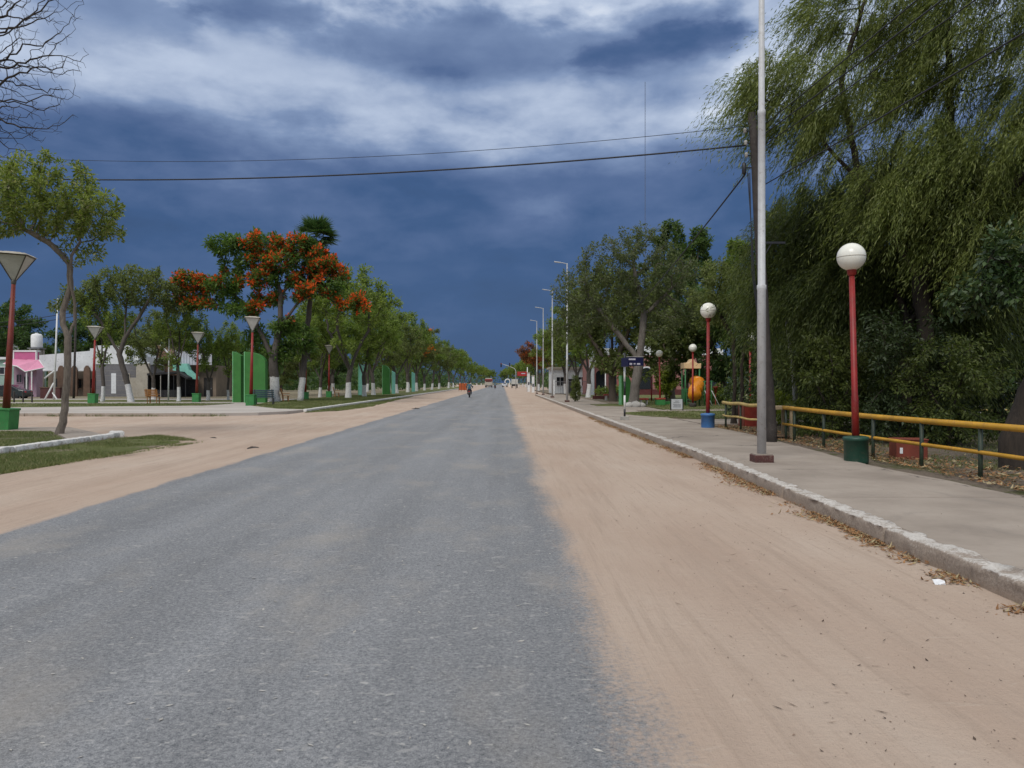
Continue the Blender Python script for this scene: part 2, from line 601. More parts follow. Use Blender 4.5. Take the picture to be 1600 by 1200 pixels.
    c = t.mix(t.math('MULTIPLY', t.smooth(b, 0.5, 0.8), 0.3), c, (0.36, 0.29, 0.23))
    bs = t.n('ShaderNodeBsdfPrincipled', {'Base Color': c, 'Roughness': 0.92, 'Specular IOR Level': 0.2, 'Normal': bump(t, b, 0.3, 0.02)})
    out(t, bs.outputs[0])

    for nm, wear in (('kerb_worn', 0.66), ('kerb_white', 0.36)):
        m, t = new_mat(nm)
        p = world_coord(t)
        z = t.n('ShaderNodeSeparateXYZ', {0: p}).outputs[2]
        a = t.noise(p, 5.0, 8, 0.7, 0.5)
        b = t.noise(p, 40.0, 5, 0.7)
        stone = t.ramp(b, [(0.3, (0.20, 0.155, 0.118)), (0.7, (0.36, 0.295, 0.235))])
        white = t.ramp(b, [(0.3, (0.40, 0.36, 0.315)), (0.65, (0.58, 0.54, 0.485))] if nm == 'kerb_worn' else [(0.3, (0.48, 0.455, 0.415)), (0.65, (0.68, 0.655, 0.61))])
        hgt = t.math('ADD', t.math('MULTIPLY', t.smooth(z, 0.03, 0.15), 0.12), t.math('MULTIPLY', t.smooth(z, 0.145, 0.172), 0.24))
        f = t.math('ADD', t.math('ADD', a, hgt), t.math('MULTIPLY', t.math('SUBTRACT', b, 0.5), 0.4))
        msk = t.smooth(f, wear + 0.02, wear + 0.26)
        c = t.mix(msk, stone, white)
        low = t.smooth(z, 0.09, 0.0)
        c = t.mix(t.math('MULTIPLY', low, 0.5), c, (0.30, 0.215, 0.15))
        bs = t.n('ShaderNodeBsdfPrincipled', {'Base Color': c, 'Roughness': 0.92, 'Normal': bump(t, t.math('ADD', a, t.math('MULTIPLY', b, 0.5)), 0.8, 0.02)})
        out(t, bs.outputs[0])

    def grassy(nm, g1, g2, bare, bias):
        m, t = new_mat(nm)
        p = world_coord(t)
        a = t.noise(p, 0.9, 7, 0.68)
        b = t.noise(p, 11.0, 6, 0.75)
        f = t.noise(t.mapping(p, (1, 1, 1)), 60.0, 3, 0.7)
        gc = t.ramp(t.math('ADD', t.math('MULTIPLY', b, 0.6), t.math('MULTIPLY', f, 0.4)), [(0.3, g1), (0.7, g2)])
        msk = t.smooth(t.math('ADD', a, t.math('MULTIPLY', t.math('SUBTRACT', b, 0.5), 0.5)), bias + 0.10, bias - 0.08)
        bc = t.ramp(b, [(0.3, tuple(k * 0.7 for k in bare)), (0.7, bare)])
        c = t.mix(msk, gc, bc)
        bs = t.n('ShaderNodeBsdfPrincipled', {'Base Color': c, 'Roughness': 0.95, 'Specular IOR Level': 0.1, 'Normal': bump(t, t.math('ADD', b, f), 0.9, 0.05)})
        out(t, bs.outputs[0])
    grassy('grass_ground', (0.085, 0.105, 0.032), (0.19, 0.20, 0.075), (0.33, 0.265, 0.19), 0.40)
    grassy('park_soil', (0.075, 0.085, 0.034), (0.14, 0.145, 0.06), (0.27, 0.215, 0.165), 0.56)
    grassy('far_ground', (0.10, 0.11, 0.045), (0.18, 0.17, 0.085), (0.34, 0.275, 0.205), 0.52)


make_ground_mats()

# painted / built materials
paint('red_paint', (0.26, 0.013, 0.009), 0.5, 0.3, 3, (0.20, 0.07, 0.04), 0.4)
paint('red_brown_paint', (0.21, 0.030, 0.016), 0.55, 0.35, 3, (0.16, 0.07, 0.04), 0.5)
paint('green_box', (0.032, 0.20, 0.045), 0.6, 0.25, 4, (0.13, 0.16, 0.07), 0.4)
paint('dark_green_paint', (0.012, 0.060, 0.036), 0.5, 0.3, 4, (0.10, 0.09, 0.06), 0.35)
paint('post_green', (0.020, 0.035, 0.018), 0.6, 0.4, 6, (0.10, 0.07, 0.045), 0.5)
paint('yellow_paint', (0.56, 0.295, 0.022), 0.5, 0.3, 2.2, (0.36, 0.17, 0.05), 0.6)
paint('yellow_faded', (0.55, 0.39, 0.12), 0.6, 0.35, 2.2, (0.40, 0.28, 0.16), 0.6)
paint('blue_paint', (0.045, 0.15, 0.36), 0.5, 0.2, 4, (0.18, 0.17, 0.16), 0.35)
paint('galvanised', (0.50, 0.50, 0.49), 0.5, 0.18, 2.5, (0.30, 0.27, 0.24), 0.55)
paint('maroon_block', (0.085, 0.028, 0.022), 0.75, 0.3, 6, (0.22, 0.17, 0.13), 0.5)
paint('black_metal', (0.014, 0.014, 0.016), 0.5, 0.3, 5, (0.07, 0.06, 0.05), 0.3)
paint('white_paint', (0.72, 0.71, 0.68), 0.6, 0.12, 2, (0.42, 0.38, 0.32), 0.45)
paint('post_dark', (0.045, 0.036, 0.030), 0.85, 0.4, 3, (0.10, 0.09, 0.075), 0.5)
paint('globe_glass', (0.78, 0.76, 0.66), 0.30, 0.06, 3, (0.55, 0.51, 0.42), 0.12, bumpy=0.02)
paint('lamp_panel', (0.50, 0.49, 0.45), 0.35, 0.15, 3, (0.30, 0.27, 0.22), 0.4, bumpy=0.02)
paint('lamp_frame', (0.09, 0.08, 0.065), 0.5, 0.3, 5)
paint('lamp_cap', (0.40, 0.36, 0.29), 0.6, 0.2, 5)
paint('wood_orange', (0.36, 0.155, 0.045), 0.6, 0.35, 6, (0.16, 0.08, 0.03), 0.4)
paint('bench_blue', (0.055, 0.095, 0.120), 0.55, 0.25, 6)
paint('bench_iron', (0.06, 0.055, 0.05), 0.55, 0.3, 6)
paint('monument_green', (0.034, 0.165, 0.024), 0.65, 0.18, 2, (0.10, 0.17, 0.06), 0.4)
paint('monument_edge', (0.20, 0.50, 0.22), 0.65, 0.15, 2, (0.3, 0.35, 0.22), 0.4)
paint('mint_paint', (0.22, 0.55, 0.44), 0.65, 0.15, 2, (0.25, 0.33, 0.27), 0.4)
paint('sign_navy', (0.008, 0.009, 0.05), 0.35, 0.2, 4, (0.05, 0.05, 0.07), 0.2)
paint('sign_letter', (0.55, 0.53, 0.60), 0.5, 0.1, 4)
paint('board_white', (0.50, 0.51, 0.50), 0.6, 0.12, 5, (0.33, 0.32, 0.30), 0.4)
paint('letter_dark', (0.10, 0.10, 0.11), 0.6, 0.2, 5)
paint('slide_orange', (0.80, 0.28, 0.015), 0.38, 0.15, 2, (0.6, 0.25, 0.05), 0.3)
paint('roof_cream', (0.80, 0.56, 0.30), 0.5, 0.15, 3, (0.6, 0.35, 0.2), 0.3)
paint('play_green', (0.03, 0.16, 0.045), 0.5, 0.25, 4)
paint('red_box', (0.20, 0.040, 0.020), 0.6, 0.3, 4, (0.13, 0.05, 0.03), 0.5)
paint('seat_red', (0.34, 0.045, 0.028), 0.6, 0.25, 4)
paint('beige_block', (0.33, 0.25, 0.145), 0.8, 0.22, 4, (0.22, 0.16, 0.10), 0.5)
paint('brown_panel', (0.20, 0.125, 0.070), 0.8, 0.25, 4)
paint('wire_black', (0.010, 0.011, 0.016), 0.6, 0.2, 3, dirt_amt=0.0)
paint('steel_pale', (0.10, 0.12, 0.17), 0.6, 0.2, 0.05)
paint('rubber', (0.012, 0.012, 0.013), 0.8, 0.2, 6)
paint('chrome', (0.35, 0.35, 0.36), 0.3, 0.2, 6, metallic=0.7)
paint('dark_glass', (0.012, 0.015, 0.018), 0.12, 0.2, 2, (0.05, 0.045, 0.04), 0.2, bumpy=0.0)
# walls
paint('wall_pink', (0.55, 0.13, 0.27), 0.8, 0.15, 1.2, (0.4, 0.16, 0.22), 0.4)
paint('roof_pink', (0.66, 0.26, 0.37), 0.75, 0.12, 1.5, (0.5, 0.25, 0.3), 0.35)
paint('wall_lilac', (0.36, 0.24, 0.30), 0.85, 0.2, 1.0, (0.28, 0.2, 0.2), 0.5)
paint('wall_white', (0.70, 0.71, 0.70), 0.85, 0.16, 0.8, (0.36, 0.35, 0.34), 0.5)
paint('wall_pale_green', (0.30, 0.42, 0.35), 0.85, 0.2, 0.8, (0.3, 0.32, 0.28), 0.5)
paint('wall_grey', (0.17, 0.165, 0.17), 0.9, 0.25, 0.9, (0.24, 0.22, 0.21), 0.5)
paint('wall_beige', (0.40, 0.36, 0.29), 0.9, 0.2, 0.9)
paint('wall_tan', (0.22, 0.17, 0.125), 0.9, 0.25, 0.9)
paint('column_brown', (0.14, 0.085, 0.055), 0.85, 0.3, 2)
paint('brick_brown', (0.20, 0.115, 0.075), 0.9, 0.3, 3)
paint('maroon_paint', (0.075, 0.018, 0.014), 0.7, 0.3, 2)
paint('church_pink', (0.34, 0.155, 0.135), 0.85, 0.18, 0.8, (0.25, 0.14, 0.12), 0.5)
paint('plinth_red', (0.10, 0.022, 0.018), 0.8, 0.3, 1.5)
paint('canvas_black', (0.014, 0.014, 0.016), 0.8, 0.3, 2)
paint('tin_roof', (0.50, 0.50, 0.55), 0.5, 0.15, 1.0, (0.33, 0.31, 0.31), 0.5)
paint('opening_dark', (0.018, 0.016, 0.015), 0.7, 0.3, 2)
paint('car_dark', (0.016, 0.024, 0.024), 0.25, 0.15, 2, bumpy=0.0)
paint('car_white', (0.62, 0.62, 0.62), 0.3, 0.1, 2, bumpy=0.0)
paint('bus_red', (0.30, 0.03, 0.03), 0.4, 0.15, 2)
paint('bus_cream', (0.42, 0.38, 0.31), 0.45, 0.12, 2)
paint('truck_grey', (0.50, 0.49, 0.44), 0.6, 0.15, 1)
paint('orange_fabric', (0.40, 0.085, 0.018), 0.8, 0.2, 2)
paint('sign_red', (0.36, 0.02, 0.02), 0.5, 0.2, 2)
paint('lens_red', (0.45, 0.02, 0.03), 0.3, 0.1, 2)
paint('cloth_teal', (0.035, 0.12, 0.17), 0.85, 0.2, 9, coord='obj')
paint('cloth_plum', (0.045, 0.022, 0.035), 0.85, 0.2, 9, coord='obj')
paint('skin', (0.28, 0.15, 0.10), 0.6, 0.1, 9, coord='obj')
paint('hair', (0.015, 0.012, 0.010), 0.7, 0.2, 9, coord='obj')
paint('moto_maroon', (0.07, 0.012, 0.02), 0.35, 0.2, 4, coord='obj')
paint('stone_pale', (0.40, 0.38, 0.34), 0.9, 0.25, 3)
paint('paper', (0.75, 0.76, 0.76), 0.8, 0.1, 20)

bark_mat('bark', (0.038, 0.029, 0.021), (0.12, 0.094, 0.070))
bark_mat('bark_pale', (0.065, 0.050, 0.038), (0.27, 0.220, 0.170))
bark_mat('bark_dark', (0.014, 0.0095, 0.006), (0.050, 0.036, 0.024))
bark_mat('bark_grey', (0.060, 0.050, 0.040), (0.20, 0.175, 0.145))
bark_mat('bark_white', (0.035, 0.029, 0.024), (0.12, 0.10, 0.082), 1.35)
bark_mat('bark_white_tall', (0.035, 0.029, 0.024), (0.12, 0.10, 0.082), 1.9)
bark_mat('bark_pale_base', (0.060, 0.050, 0.042), (0.20, 0.175, 0.15), 1.1)

leaf_mat('leaf_near', (0.105, 0.145, 0.026), (0.33, 0.38, 0.10), 0.50, 0.45, (0.42, 0.40, 0.20), 0.06)
leaf_mat('leaf_row', (0.090, 0.142, 0.026), (0.265, 0.340, 0.072), 0.50, 0.55)
leaf_mat('leaf_row_light', (0.115, 0.170, 0.032), (0.32, 0.39, 0.090), 0.50, 0.55)
leaf_mat('leaf_olive', (0.088, 0.112, 0.031), (0.235, 0.270, 0.090), 0.50, 0.55)
leaf_mat('leaf_grey', (0.075, 0.095, 0.036), (0.19, 0.215, 0.095), 0.50, 0.6)
leaf_mat('leaf_flame', (0.050, 0.105, 0.021), (0.165, 0.25, 0.052), 0.50, 0.5)
leaf_mat('leaf_dark', (0.031, 0.065, 0.019), (0.109, 0.171, 0.050), 0.50, 0.5)
leaf_mat('leaf_green', (0.046, 0.086, 0.026), (0.145, 0.205, 0.062), 0.50, 0.5)
leaf_mat('leaf_willow', (0.070, 0.095, 0.018), (0.26, 0.30, 0.075), 0.50, 0.5, (0.33, 0.36, 0.12), 0.10)
leaf_mat('leaf_willow_dark', (0.043, 0.065, 0.016), (0.163, 0.194, 0.050), 0.50, 0.5)
leaf_mat('leaf_gloss', (0.020, 0.042, 0.012), (0.078, 0.120, 0.036), 0.20, 0.36)
leaf_mat('leaf_rust', (0.155, 0.062, 0.022), (0.310, 0.132, 0.046), 0.50, 0.6)
leaf_mat('leaf_lime', (0.155, 0.202, 0.028), (0.372, 0.419, 0.070), 0.50, 0.5)
leaf_mat('blossom', (0.72, 0.075, 0.014), (0.95, 0.21, 0.05), 0.40, 0.6)
leaf_mat('blossom_orange', (0.50, 0.12, 0.015), (0.68, 0.22, 0.03), 0.30, 0.6)
leaf_mat('palm_green', (0.034, 0.085, 0.025), (0.116, 0.186, 0.054), 0.2, 0.5)
leaf_mat('palm_dead', (0.07, 0.06, 0.045), (0.16, 0.145, 0.11), 0.15, 0.7)
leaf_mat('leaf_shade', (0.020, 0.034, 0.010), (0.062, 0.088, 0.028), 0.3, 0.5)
leaf_mat('grass_blade', (0.075, 0.105, 0.024), (0.20, 0.22, 0.075), 0.25, 0.7, (0.33, 0.28, 0.15), 0.12)
leaf_mat('dry_leaf', (0.16, 0.075, 0.030), (0.38, 0.20, 0.085), 0.1, 0.8, (0.36, 0.29, 0.16), 0.25)
leaf_mat('dark_bits', (0.050, 0.035, 0.025), (0.24, 0.17, 0.12), 0.0, 0.9)
leaf_mat('pale_bits', (0.30, 0.28, 0.25), (0.50, 0.47, 0.42), 0.0, 0.9)

# ------------------------------------------------------------------ ground, road, kerbs, pavements
def sstep(a, b, x):
    t = np.clip((x - a) / (b - a), 0, 1)
    return t * t * (3 - 2 * t)


def ground_z(x, y):
    near = 1 - sstep(45, 110, y)
    z = (fbm(x * 1.3, y * 0.5, 3, 4) - 0.5) * 0.035 + (fbm(x * 5, y * 3, 9, 3) - 0.5) * 0.018
    for c, d, wd in ((-6.5, 0.035, 0.16), (-8.0, 0.040, 0.18), (-7.3, 0.022, 0.14), (-9.0, 0.02, 0.2), (2.0, 0.010, 0.2), (3.05, 0.008, 0.16)):
        cc = c + (fbm(y * 0.12, y * 0 + c, 5, 2) - 0.5) * 0.9
        z = z - d * np.exp(-((x - cc) / wd) ** 2) + 0.4 * d * np.exp(-((np.abs(x - cc) - 2 * wd) / wd) ** 2)
    for c, d, wd in ((29.0, 0.035, 0.25), (31.0, 0.035, 0.25), (33.5, 0.03, 0.25)):
        cc = c + (fbm(x * 0.1, x * 0 + c, 6, 2) - 0.5) * 1.6
        z = z - sstep(-7.5, -11, x) * d * np.exp(-((y - cc) / wd) ** 2)
    z = z * (0.35 + 0.65 * sstep(-5.0, -7.0, x)) * near
    onroad = sstep(-5.62, -5.35, x) * (1 - sstep(0.75, 1.25, x))
    return z * (1 - onroad) - 0.03 * onroad


_xs = np.unique(np.concatenate([np.arange(-150, -14, 4.0), np.arange(-14, 4.5, 0.09), np.arange(4.5, 120, 5.0)]))
_ys = np.unique(np.concatenate([np.arange(-40, 0.6, 4.0), np.arange(0.6, 44, 0.10), np.arange(44, 130, 1.0), np.arange(130, 900, 25.0)]))
structure(link('ground', grid_mesh('ground', _xs, _ys, ground_z, 'sand')))
me = MB().add([(-4000, -600, -0.35), (4000, -600, -0.35), (4000, 5000, -0.35), (-4000, 5000, -0.35)], [(0, 1, 2, 3)]).mesh('terrain', 'far_ground')
structure(link('terrain', me))
me = MB().add([(-5.62, -30, 0.006), (1.25, -30, 0.006), (1.25, 850, 0.006), (-5.62, 850, 0.006)], [(0, 1, 2, 3)]).mesh('road', 'asphalt')
structure(link('road', me))


def kerb_x(y):
    return 3.72 + 0.33 * float(sstep(5, 17, np.array(float(y))))


def stone_mesh(name, length, wdt, h, mat, seed, rough=0.02):
    """one kerb stone, along +Y, rounded uneven arris"""
    n = max(6, int(length / 0.045))
    prof = [(-0.012, -0.12), (-0.012, 0.25 * h), (-0.006, 0.62 * h), (0.0, 0.88 * h), (0.010, 0.975 * h), (0.030, h), (0.5 * wdt, 1.01 * h), (wdt - 0.02, h), (wdt, 0.96 * h), (wdt, -0.12)]
    V = []
    for i in range(n + 1):
        y = length * i / n
        for k, (px, pz) in enumerate(prof):
            a = fbm(np.array(y * 3.5 + seed * 7.1), np.array(k * 0.7 + seed), seed, 4) - 0.5
            b = fbm(np.array(y * 9.0 + seed * 3.3), np.array(k * 1.3), seed + 5, 3) - 0.5
            e = 1.0 if 0 < k < 9 else 0.3
            edge = 0.012 if i in (0, n) else 0.0
            V.append((px + e * rough * (1.2 * float(a) + 1.0 * float(b)) + (edge if px < 0.1 else 0), y, pz + (e * rough * (0.9 * float(a) + 1.0 * float(b)) - edge if pz > 0 else 0)))
    m = len(prof)
    fs = [(i * m + k, i * m + k + 1, (i + 1) * m + k + 1, (i + 1) * m + k) for i in range(n) for k in range(m - 1)]
    fs += [tuple(range(m)), tuple(reversed(range(n * m, (n + 1) * m)))]
    b = MB()
    b.add(V, fs)
    return b.mesh(name, mat, True)


kerb = structure(link('kerb', None))
_km = [stone_mesh('kerb_stone', 3.07, 0.21, 0.17, 'kerb_worn', s, 0.034) for s in (1, 2, 3, 4)]
y = -4.6
i = 0
while y < 96:
    o = link('kerb_stone', _km[i % 4], kerb, (kerb_x(y), y, 0))
    o.rotation_euler = (0, 0, -math.atan2(kerb_x(y + 3.1) - kerb_x(y), 3.1))
    y += 3.10
    i += 1

pav = structure(link('pavement', None))
y = -6.0
i = 0
while y < 96:
    L = 4.0
    xo = 6.95 if y > 24 else 6.75 + 0.25 * math.sin(y * 0.35)
    xo2 = 6.95 if y + L > 24 else 6.75 + 0.25 * math.sin((y + L) * 0.35)
    if y >= 42:
        xo = xo2 = 8.6 if y < 54 else 7.4
    a, b = y + 0.012, min(y + L, 97) - 0.012
    zt = 0.150 + 0.004 * ((i * 7) % 3 - 1)
    n = 5
    pts = [(kerb_x(a + (b - a) * k / n) + 0.235, a + (b - a) * k / n) for k in range(n + 1)]
    rs = [(xo2 + (xo - xo2) * k / n + random.uniform(-0.05, 0.05), b + (a - b) * k / n) for k in range(n + 1)]
    part('slab', MB().prism(pts + rs, 0.02, zt), 'concrete', pav, bevel=0.008)
    y += L
    i += 1
part('base', MB().prism([(3.95, -6), (6.6, -6), (6.6, 96), (4.25, 96), (4.25, 20)], -0.2, 0.105), 'park_soil', pav)

# ground of the park on the right: soil under the trees, then lawn and paths
park = structure(link('park_ground', grid_mesh('park_ground', np.concatenate([np.arange(6.4, 14, 0.12), np.arange(14, 90, 3.0)]), np.concatenate([np.arange(-6, 30, 0.15), np.arange(30, 170, 3.0)]),
    lambda X, Y: 0.105 + (fbm(X * 1.1, Y * 1.1, 21, 4) - 0.5) * 0.10 * sstep(6.5, 7.6, X) + (fbm(X * 6, Y * 6, 22, 3) - 0.5) * 0.03, 'park_soil')))


def flat(name, pts, z0, z1, mat, bevel=0.0):
    return structure(part(name, MB().prism(pts, z0, z1), mat, None, bevel=bevel))


flat('park_path', [(6.97, 27.2), (14, 28.2), (30, 28.5), (30, 30.2), (14, 30.3), (6.97, 31)], 0.0, 0.172, 'concrete')
flat('park_path', [(7.4, 39.6), (12, 40.2), (34, 40.6), (34, 42.2), (12, 42.0), (8.7, 41.8)], 0.0, 0.172, 'concrete')
flat('lawn', [(5.6, 36.2), (6.4, 33.6), (8.5, 31.7), (14, 30.9), (34, 30.8), (34, 39.9), (12, 39.5), (7.5, 39.2), (6.0, 38.2)], 0.0, 0.176, 'grass_ground')
flat('lawn', [(8.75, 42.4), (34, 42.8), (60, 44), (60, 92), (9.0, 92), (9.0, 56), (8.75, 50)], 0.0, 0.178, 'grass_ground')
flat('lawn', [(5.9, 49.0), (7.6, 48.2), (8.4, 49.4), (8.4, 52.5), (7.2, 53.5), (5.8, 52)], 0.0, 0.180, 'grass_ground')

# near block on the left: kerb, lawn, corner path
kerb_w = structure(link('kerb', None))
_kw = [stone_mesh('kerb_stone', 1.62, 0.24, 0.16, 'kerb_white', s, 0.03) for s in (11, 12, 13)]
for i in range(12):
    o = link('kerb_stone', _kw[i % 3], kerb_w, (-11.24 + 0.02 * math.sin(i * 2.3), 3.0 + i * 1.64, 0.005 * math.sin(i * 1.7)))
    o.scale = (1, 1, 1)
    o.rotation_euler = (0, 0, 0.012 * math.sin(i * 3.1))
o = link('kerb_stone', _kw[1], kerb_w, (-11.32, 22.72, 0.0))
o.rotation_euler = (0, 0, 0.5)
o.scale = (1.5, 0.45, 1.05)
flat('lawn', [(-11.2, -5), (-11.2, 20.3), (-13.9, 24.3), (-45, 25.2), (-45, -5)], -0.1, 0.10, 'grass_ground')
flat('corner_path', [(-11.15, 20.35), (-11.15, 22.3), (-14.5, 26.4), (-45, 27.3), (-45, 25.25), (-13.95, 24.35)], -0.1, 0.115, 'concrete', 0.01)
flat('verge', [(-11.15, 9), (-10.0, 9.3), (-8.9, 12.5), (-8.75, 15), (-8.55, 18), (-8.5, 20.8), (-9.3, 22.2), (-10.4, 23.3), (-11.15, 22.4)], -0.05, 0.028, 'grass_ground')

# plaza on the left, beyond the dirt cross street
flat('plaza', [(-10.75, 42.2), (-11.0, 300), (-95, 300), (-95, 37.2), (-40, 37.4), (-13.6, 37.9), (-12.0, 38.7), (-11.0, 40.2)], -0.1, 0.15, 'plaza_paving', 0.02)
kerb_p = structure(link('kerb', None))
_kp = [stone_mesh('kerb_stone', 3.0, 0.2, 0.175, 'kerb_white', s, 0.02) for s in (15, 16)]
for i in range(60):
    o = link('kerb_stone', _kp[i % 2], kerb_p, (-10.53 - 0.0012 * i * 3, 42.4 + i * 3.03 + 0.0, 0))
    o.scale = (-1, 1, 1)
kerb_d = structure(link('kerb', None))
_kd = [stone_mesh('kerb_stone', 2.9, 0.2, 0.165, 'kerb_worn', s, 0.03) for s in (17, 18)]
for i in range(24):
    o = link('kerb_stone', _kd[i % 2], kerb_d, (-13.9 - i * 2.93, 37.62 - 0.0088 * i * 2.93, -0.02))
    o.rotation_euler = (0, 0, math.pi / 2)
    o.scale = (-1, 1, 1)
flat('lawn', [(-12.6, 44.0), (-10.85, 43.0), (-11.05, 299), (-17.5, 299), (-17.5, 62), (-16.6, 51)], 0.1, 0.163, 'grass_ground')
flat('lawn', [(-37, 46.4), (-30, 46.2), (-19.0, 49.8), (-18.6, 54.6), (-37, 54)], 0.1, 0.163, 'grass_ground')
flat('lawn', [(-60, 58.5), (-20, 59.5), (-19, 66), (-60, 68)], 0.1, 0.163, 'grass_ground')
flat('lawn', [(-95, 72), (-17.6, 71), (-17.6, 298), (-95, 298)], 0.1, 0.158, 'far_ground')
flat('verge', [(-10.5, 41.8), (-9.2, 45), (-9.0, 52), (-9.3, 60), (-9.8, 75), (-10.2, 90), (-10.55, 90)], -0.05, 0.030, 'grass_ground')


# ------------------------------------------------------------------ grass, litter, grit
def blades(pts, h, wd, lean=0.5, seed=0):
    r = np.random.default_rng(seed)
    n = len(pts)
    a = r.uniform(0, 2 * np.pi, n)
    hh = h * r.uniform(0.45, 1.25, n)
    ax = np.stack([np.cos(a), np.sin(a), np.zeros(n)], 1) * (wd * r.uniform(0.6, 1.3, n))[:, None]
    tip = np.stack([r.normal(0, lean, n) * hh, r.normal(0, lean, n) * hh, hh], 1)
    V = np.empty((n, 3, 3))
    V[:, 0] = pts - ax
    V[:, 1] = pts + ax
    V[:, 2] = pts + tip
    return V.reshape(-1, 3)


def in_poly(x, y, poly):
    ins = np.zeros(len(x), bool)
    j = len(poly) - 1
    for i in range(len(poly)):
        xi, yi = poly[i]
        xj, yj = poly[j]
        c = ((yi > y) != (yj > y)) & (x < (xj - xi) * (y - yi) / (yj - yi + 1e-12) + xi)
        ins ^= c
        j = i
    return ins


def scatter(poly, n, seed, thin=0.42, scale=0.9):
    r = np.random.default_rng(seed)
    P = np.array(poly)
    lo, hi = P.min(0), P.max(0)
    x = r.uniform(lo[0], hi[0], n * 2)
    y = r.uniform(lo[1], hi[1], n * 2)
    k = in_poly(x, y, poly)
    x, y = x[k], y[k]
    k = fbm(x * scale, y * scale, 31 + seed, 4) + r.normal(0, 0.05, len(x)) > thin
    return x[k], y[k]


def grass(poly, n, z, h, wd, seed, thin=0.42):
    x, y = scatter(poly, n, seed, thin)
    return blades(np.stack([x, y, np.full(len(x), z)], 1), h, wd, 0.5, seed)


G = [grass([(-11.25, 9), (-11.25, 20.2), (-13.9, 24.2), (-24, 24.8), (-24, 9)], 60000, 0.10, 0.05, 0.006, 1, 0.38),
     grass([(-11.0, 9), (-10.0, 9.3), (-8.7, 12.5), (-8.5, 15), (-8.2, 18), (-7.9, 20.9), (-9.1, 22.5), (-10.3, 23.6), (-11.0, 22.4)], 42000, 0.02, 0.055, 0.006, 2, 0.40),
     grass([(-12.6, 44.0), (-10.85, 43.0), (-11.0, 90), (-17.4, 90), (-17.4, 62), (-16.6, 51)], 40000, 0.162, 0.07, 0.012, 3, 0.42),
     grass([(-10.5, 41.8), (-9.0, 45), (-8.6, 52), (-9.0, 60), (-9.7, 75), (-10.5, 80)], 16000, 0.02, 0.07, 0.012, 4, 0.45),
     grass([(-37, 46.4), (-30, 46.2), (-19.0, 49.8), (-18.6, 54.6), (-37, 54)], 16000, 0.162, 0.07, 0.012, 5, 0.44),
     grass([(-60, 36.9), (-13, 37.3), (-12, 38.2), (-13, 37.75), (-60, 37.45)], 14000, 0.0, 0.14, 0.010, 6, 0.46),
     grass([(5.6, 36.2), (6.4, 33.6), (8.5, 31.7), (14, 30.9), (24, 30.8), (24, 39.9), (12, 39.5), (7.5, 39.2)], 22000, 0.175, 0.07, 0.010, 7, 0.42),
     grass([(7.2, 8), (12, 8), (14, 27), (7.0, 27)], 16000, 0.10, 0.07, 0.007, 8, 0.56),
     grass([(8.75, 42.4), (34, 42.8), (34, 70), (9, 70)], 22000, 0.177, 0.09, 0.014, 9, 0.44)]
stuff(link('grass', np_mesh('grass', np.concatenate(G), 3, 'grass_blade')), 'short patchy green grass of the lawns and verges', 'grass')


def flakes(x, y, z, size, seed, flatness=0.35, elong=1.6):
    r = np.random.default_rng(seed)
    n = len(x)
    c = np.stack([x, y, z], 1)
    a = r.uniform(0, 2 * np.pi, n)
    u = np.stack([np.cos(a), np.sin(a), r.normal(0, flatness, n)], 1)
    v = np.stack([-np.sin(a), np.cos(a), r.normal(0, flatness, n)], 1)
    s = size * r.uniform(0.4, 1.5, n)
    V = np.empty((n, 4, 3))
    V[:, 0] = c - u * (s * elong)[:, None]
    V[:, 1] = c - v * s[:, None] * 0.6
    V[:, 2] = c + u * (s * elong)[:, None]
    V[:, 3] = c + v * s[:, None] * 0.6
    V[:, :, 2] = np.maximum(V[:, :, 2], (z - 0.002)[:, None])
    return V.reshape(-1, 3)


r_ = np.random.default_rng(12)
# brown leaves and straw gathered along the foot of the right-hand kerb
n = 15000
yy = 4.0 + 32 * r_.uniform(0, 1, n) ** 1.5
dens = fbm(yy * 1.1, yy * 0, 44, 3)
keep = dens + r_.normal(0, 0.08, n) > 0.40
yy = yy[keep]
kx = np.array([kerb_x(v) for v in yy])
xx = kx - np.abs(r_.normal(0, 0.11, len(yy))) * (0.4 + 1.3 * fbm(yy * 0.8, yy * 0 + 3, 45, 3)) - 0.005
L1 = flakes(xx, yy, 0.006 + 0.03 * r_.uniform(0, 1, len(yy)) * np.exp(-(kx - xx) / 0.12), 0.013, 3, 0.5, 2.0)
n = 5200
x2 = 7.0 + np.abs(r_.normal(0, 0.9, n))
y2 = r_.uniform(8, 27, n)
L2 = flakes(x2, y2, np.full(n, 0.135) + r_.uniform(0, 0.02, n), 0.022, 4, 0.5, 1.7)
stuff(link('leaf_litter', np_mesh('leaf_litter', np.concatenate([L1, L2]), 4, 'dry_leaf')), 'brown dry leaves and straw along the kerb foot and pavement edge', 'leaves')
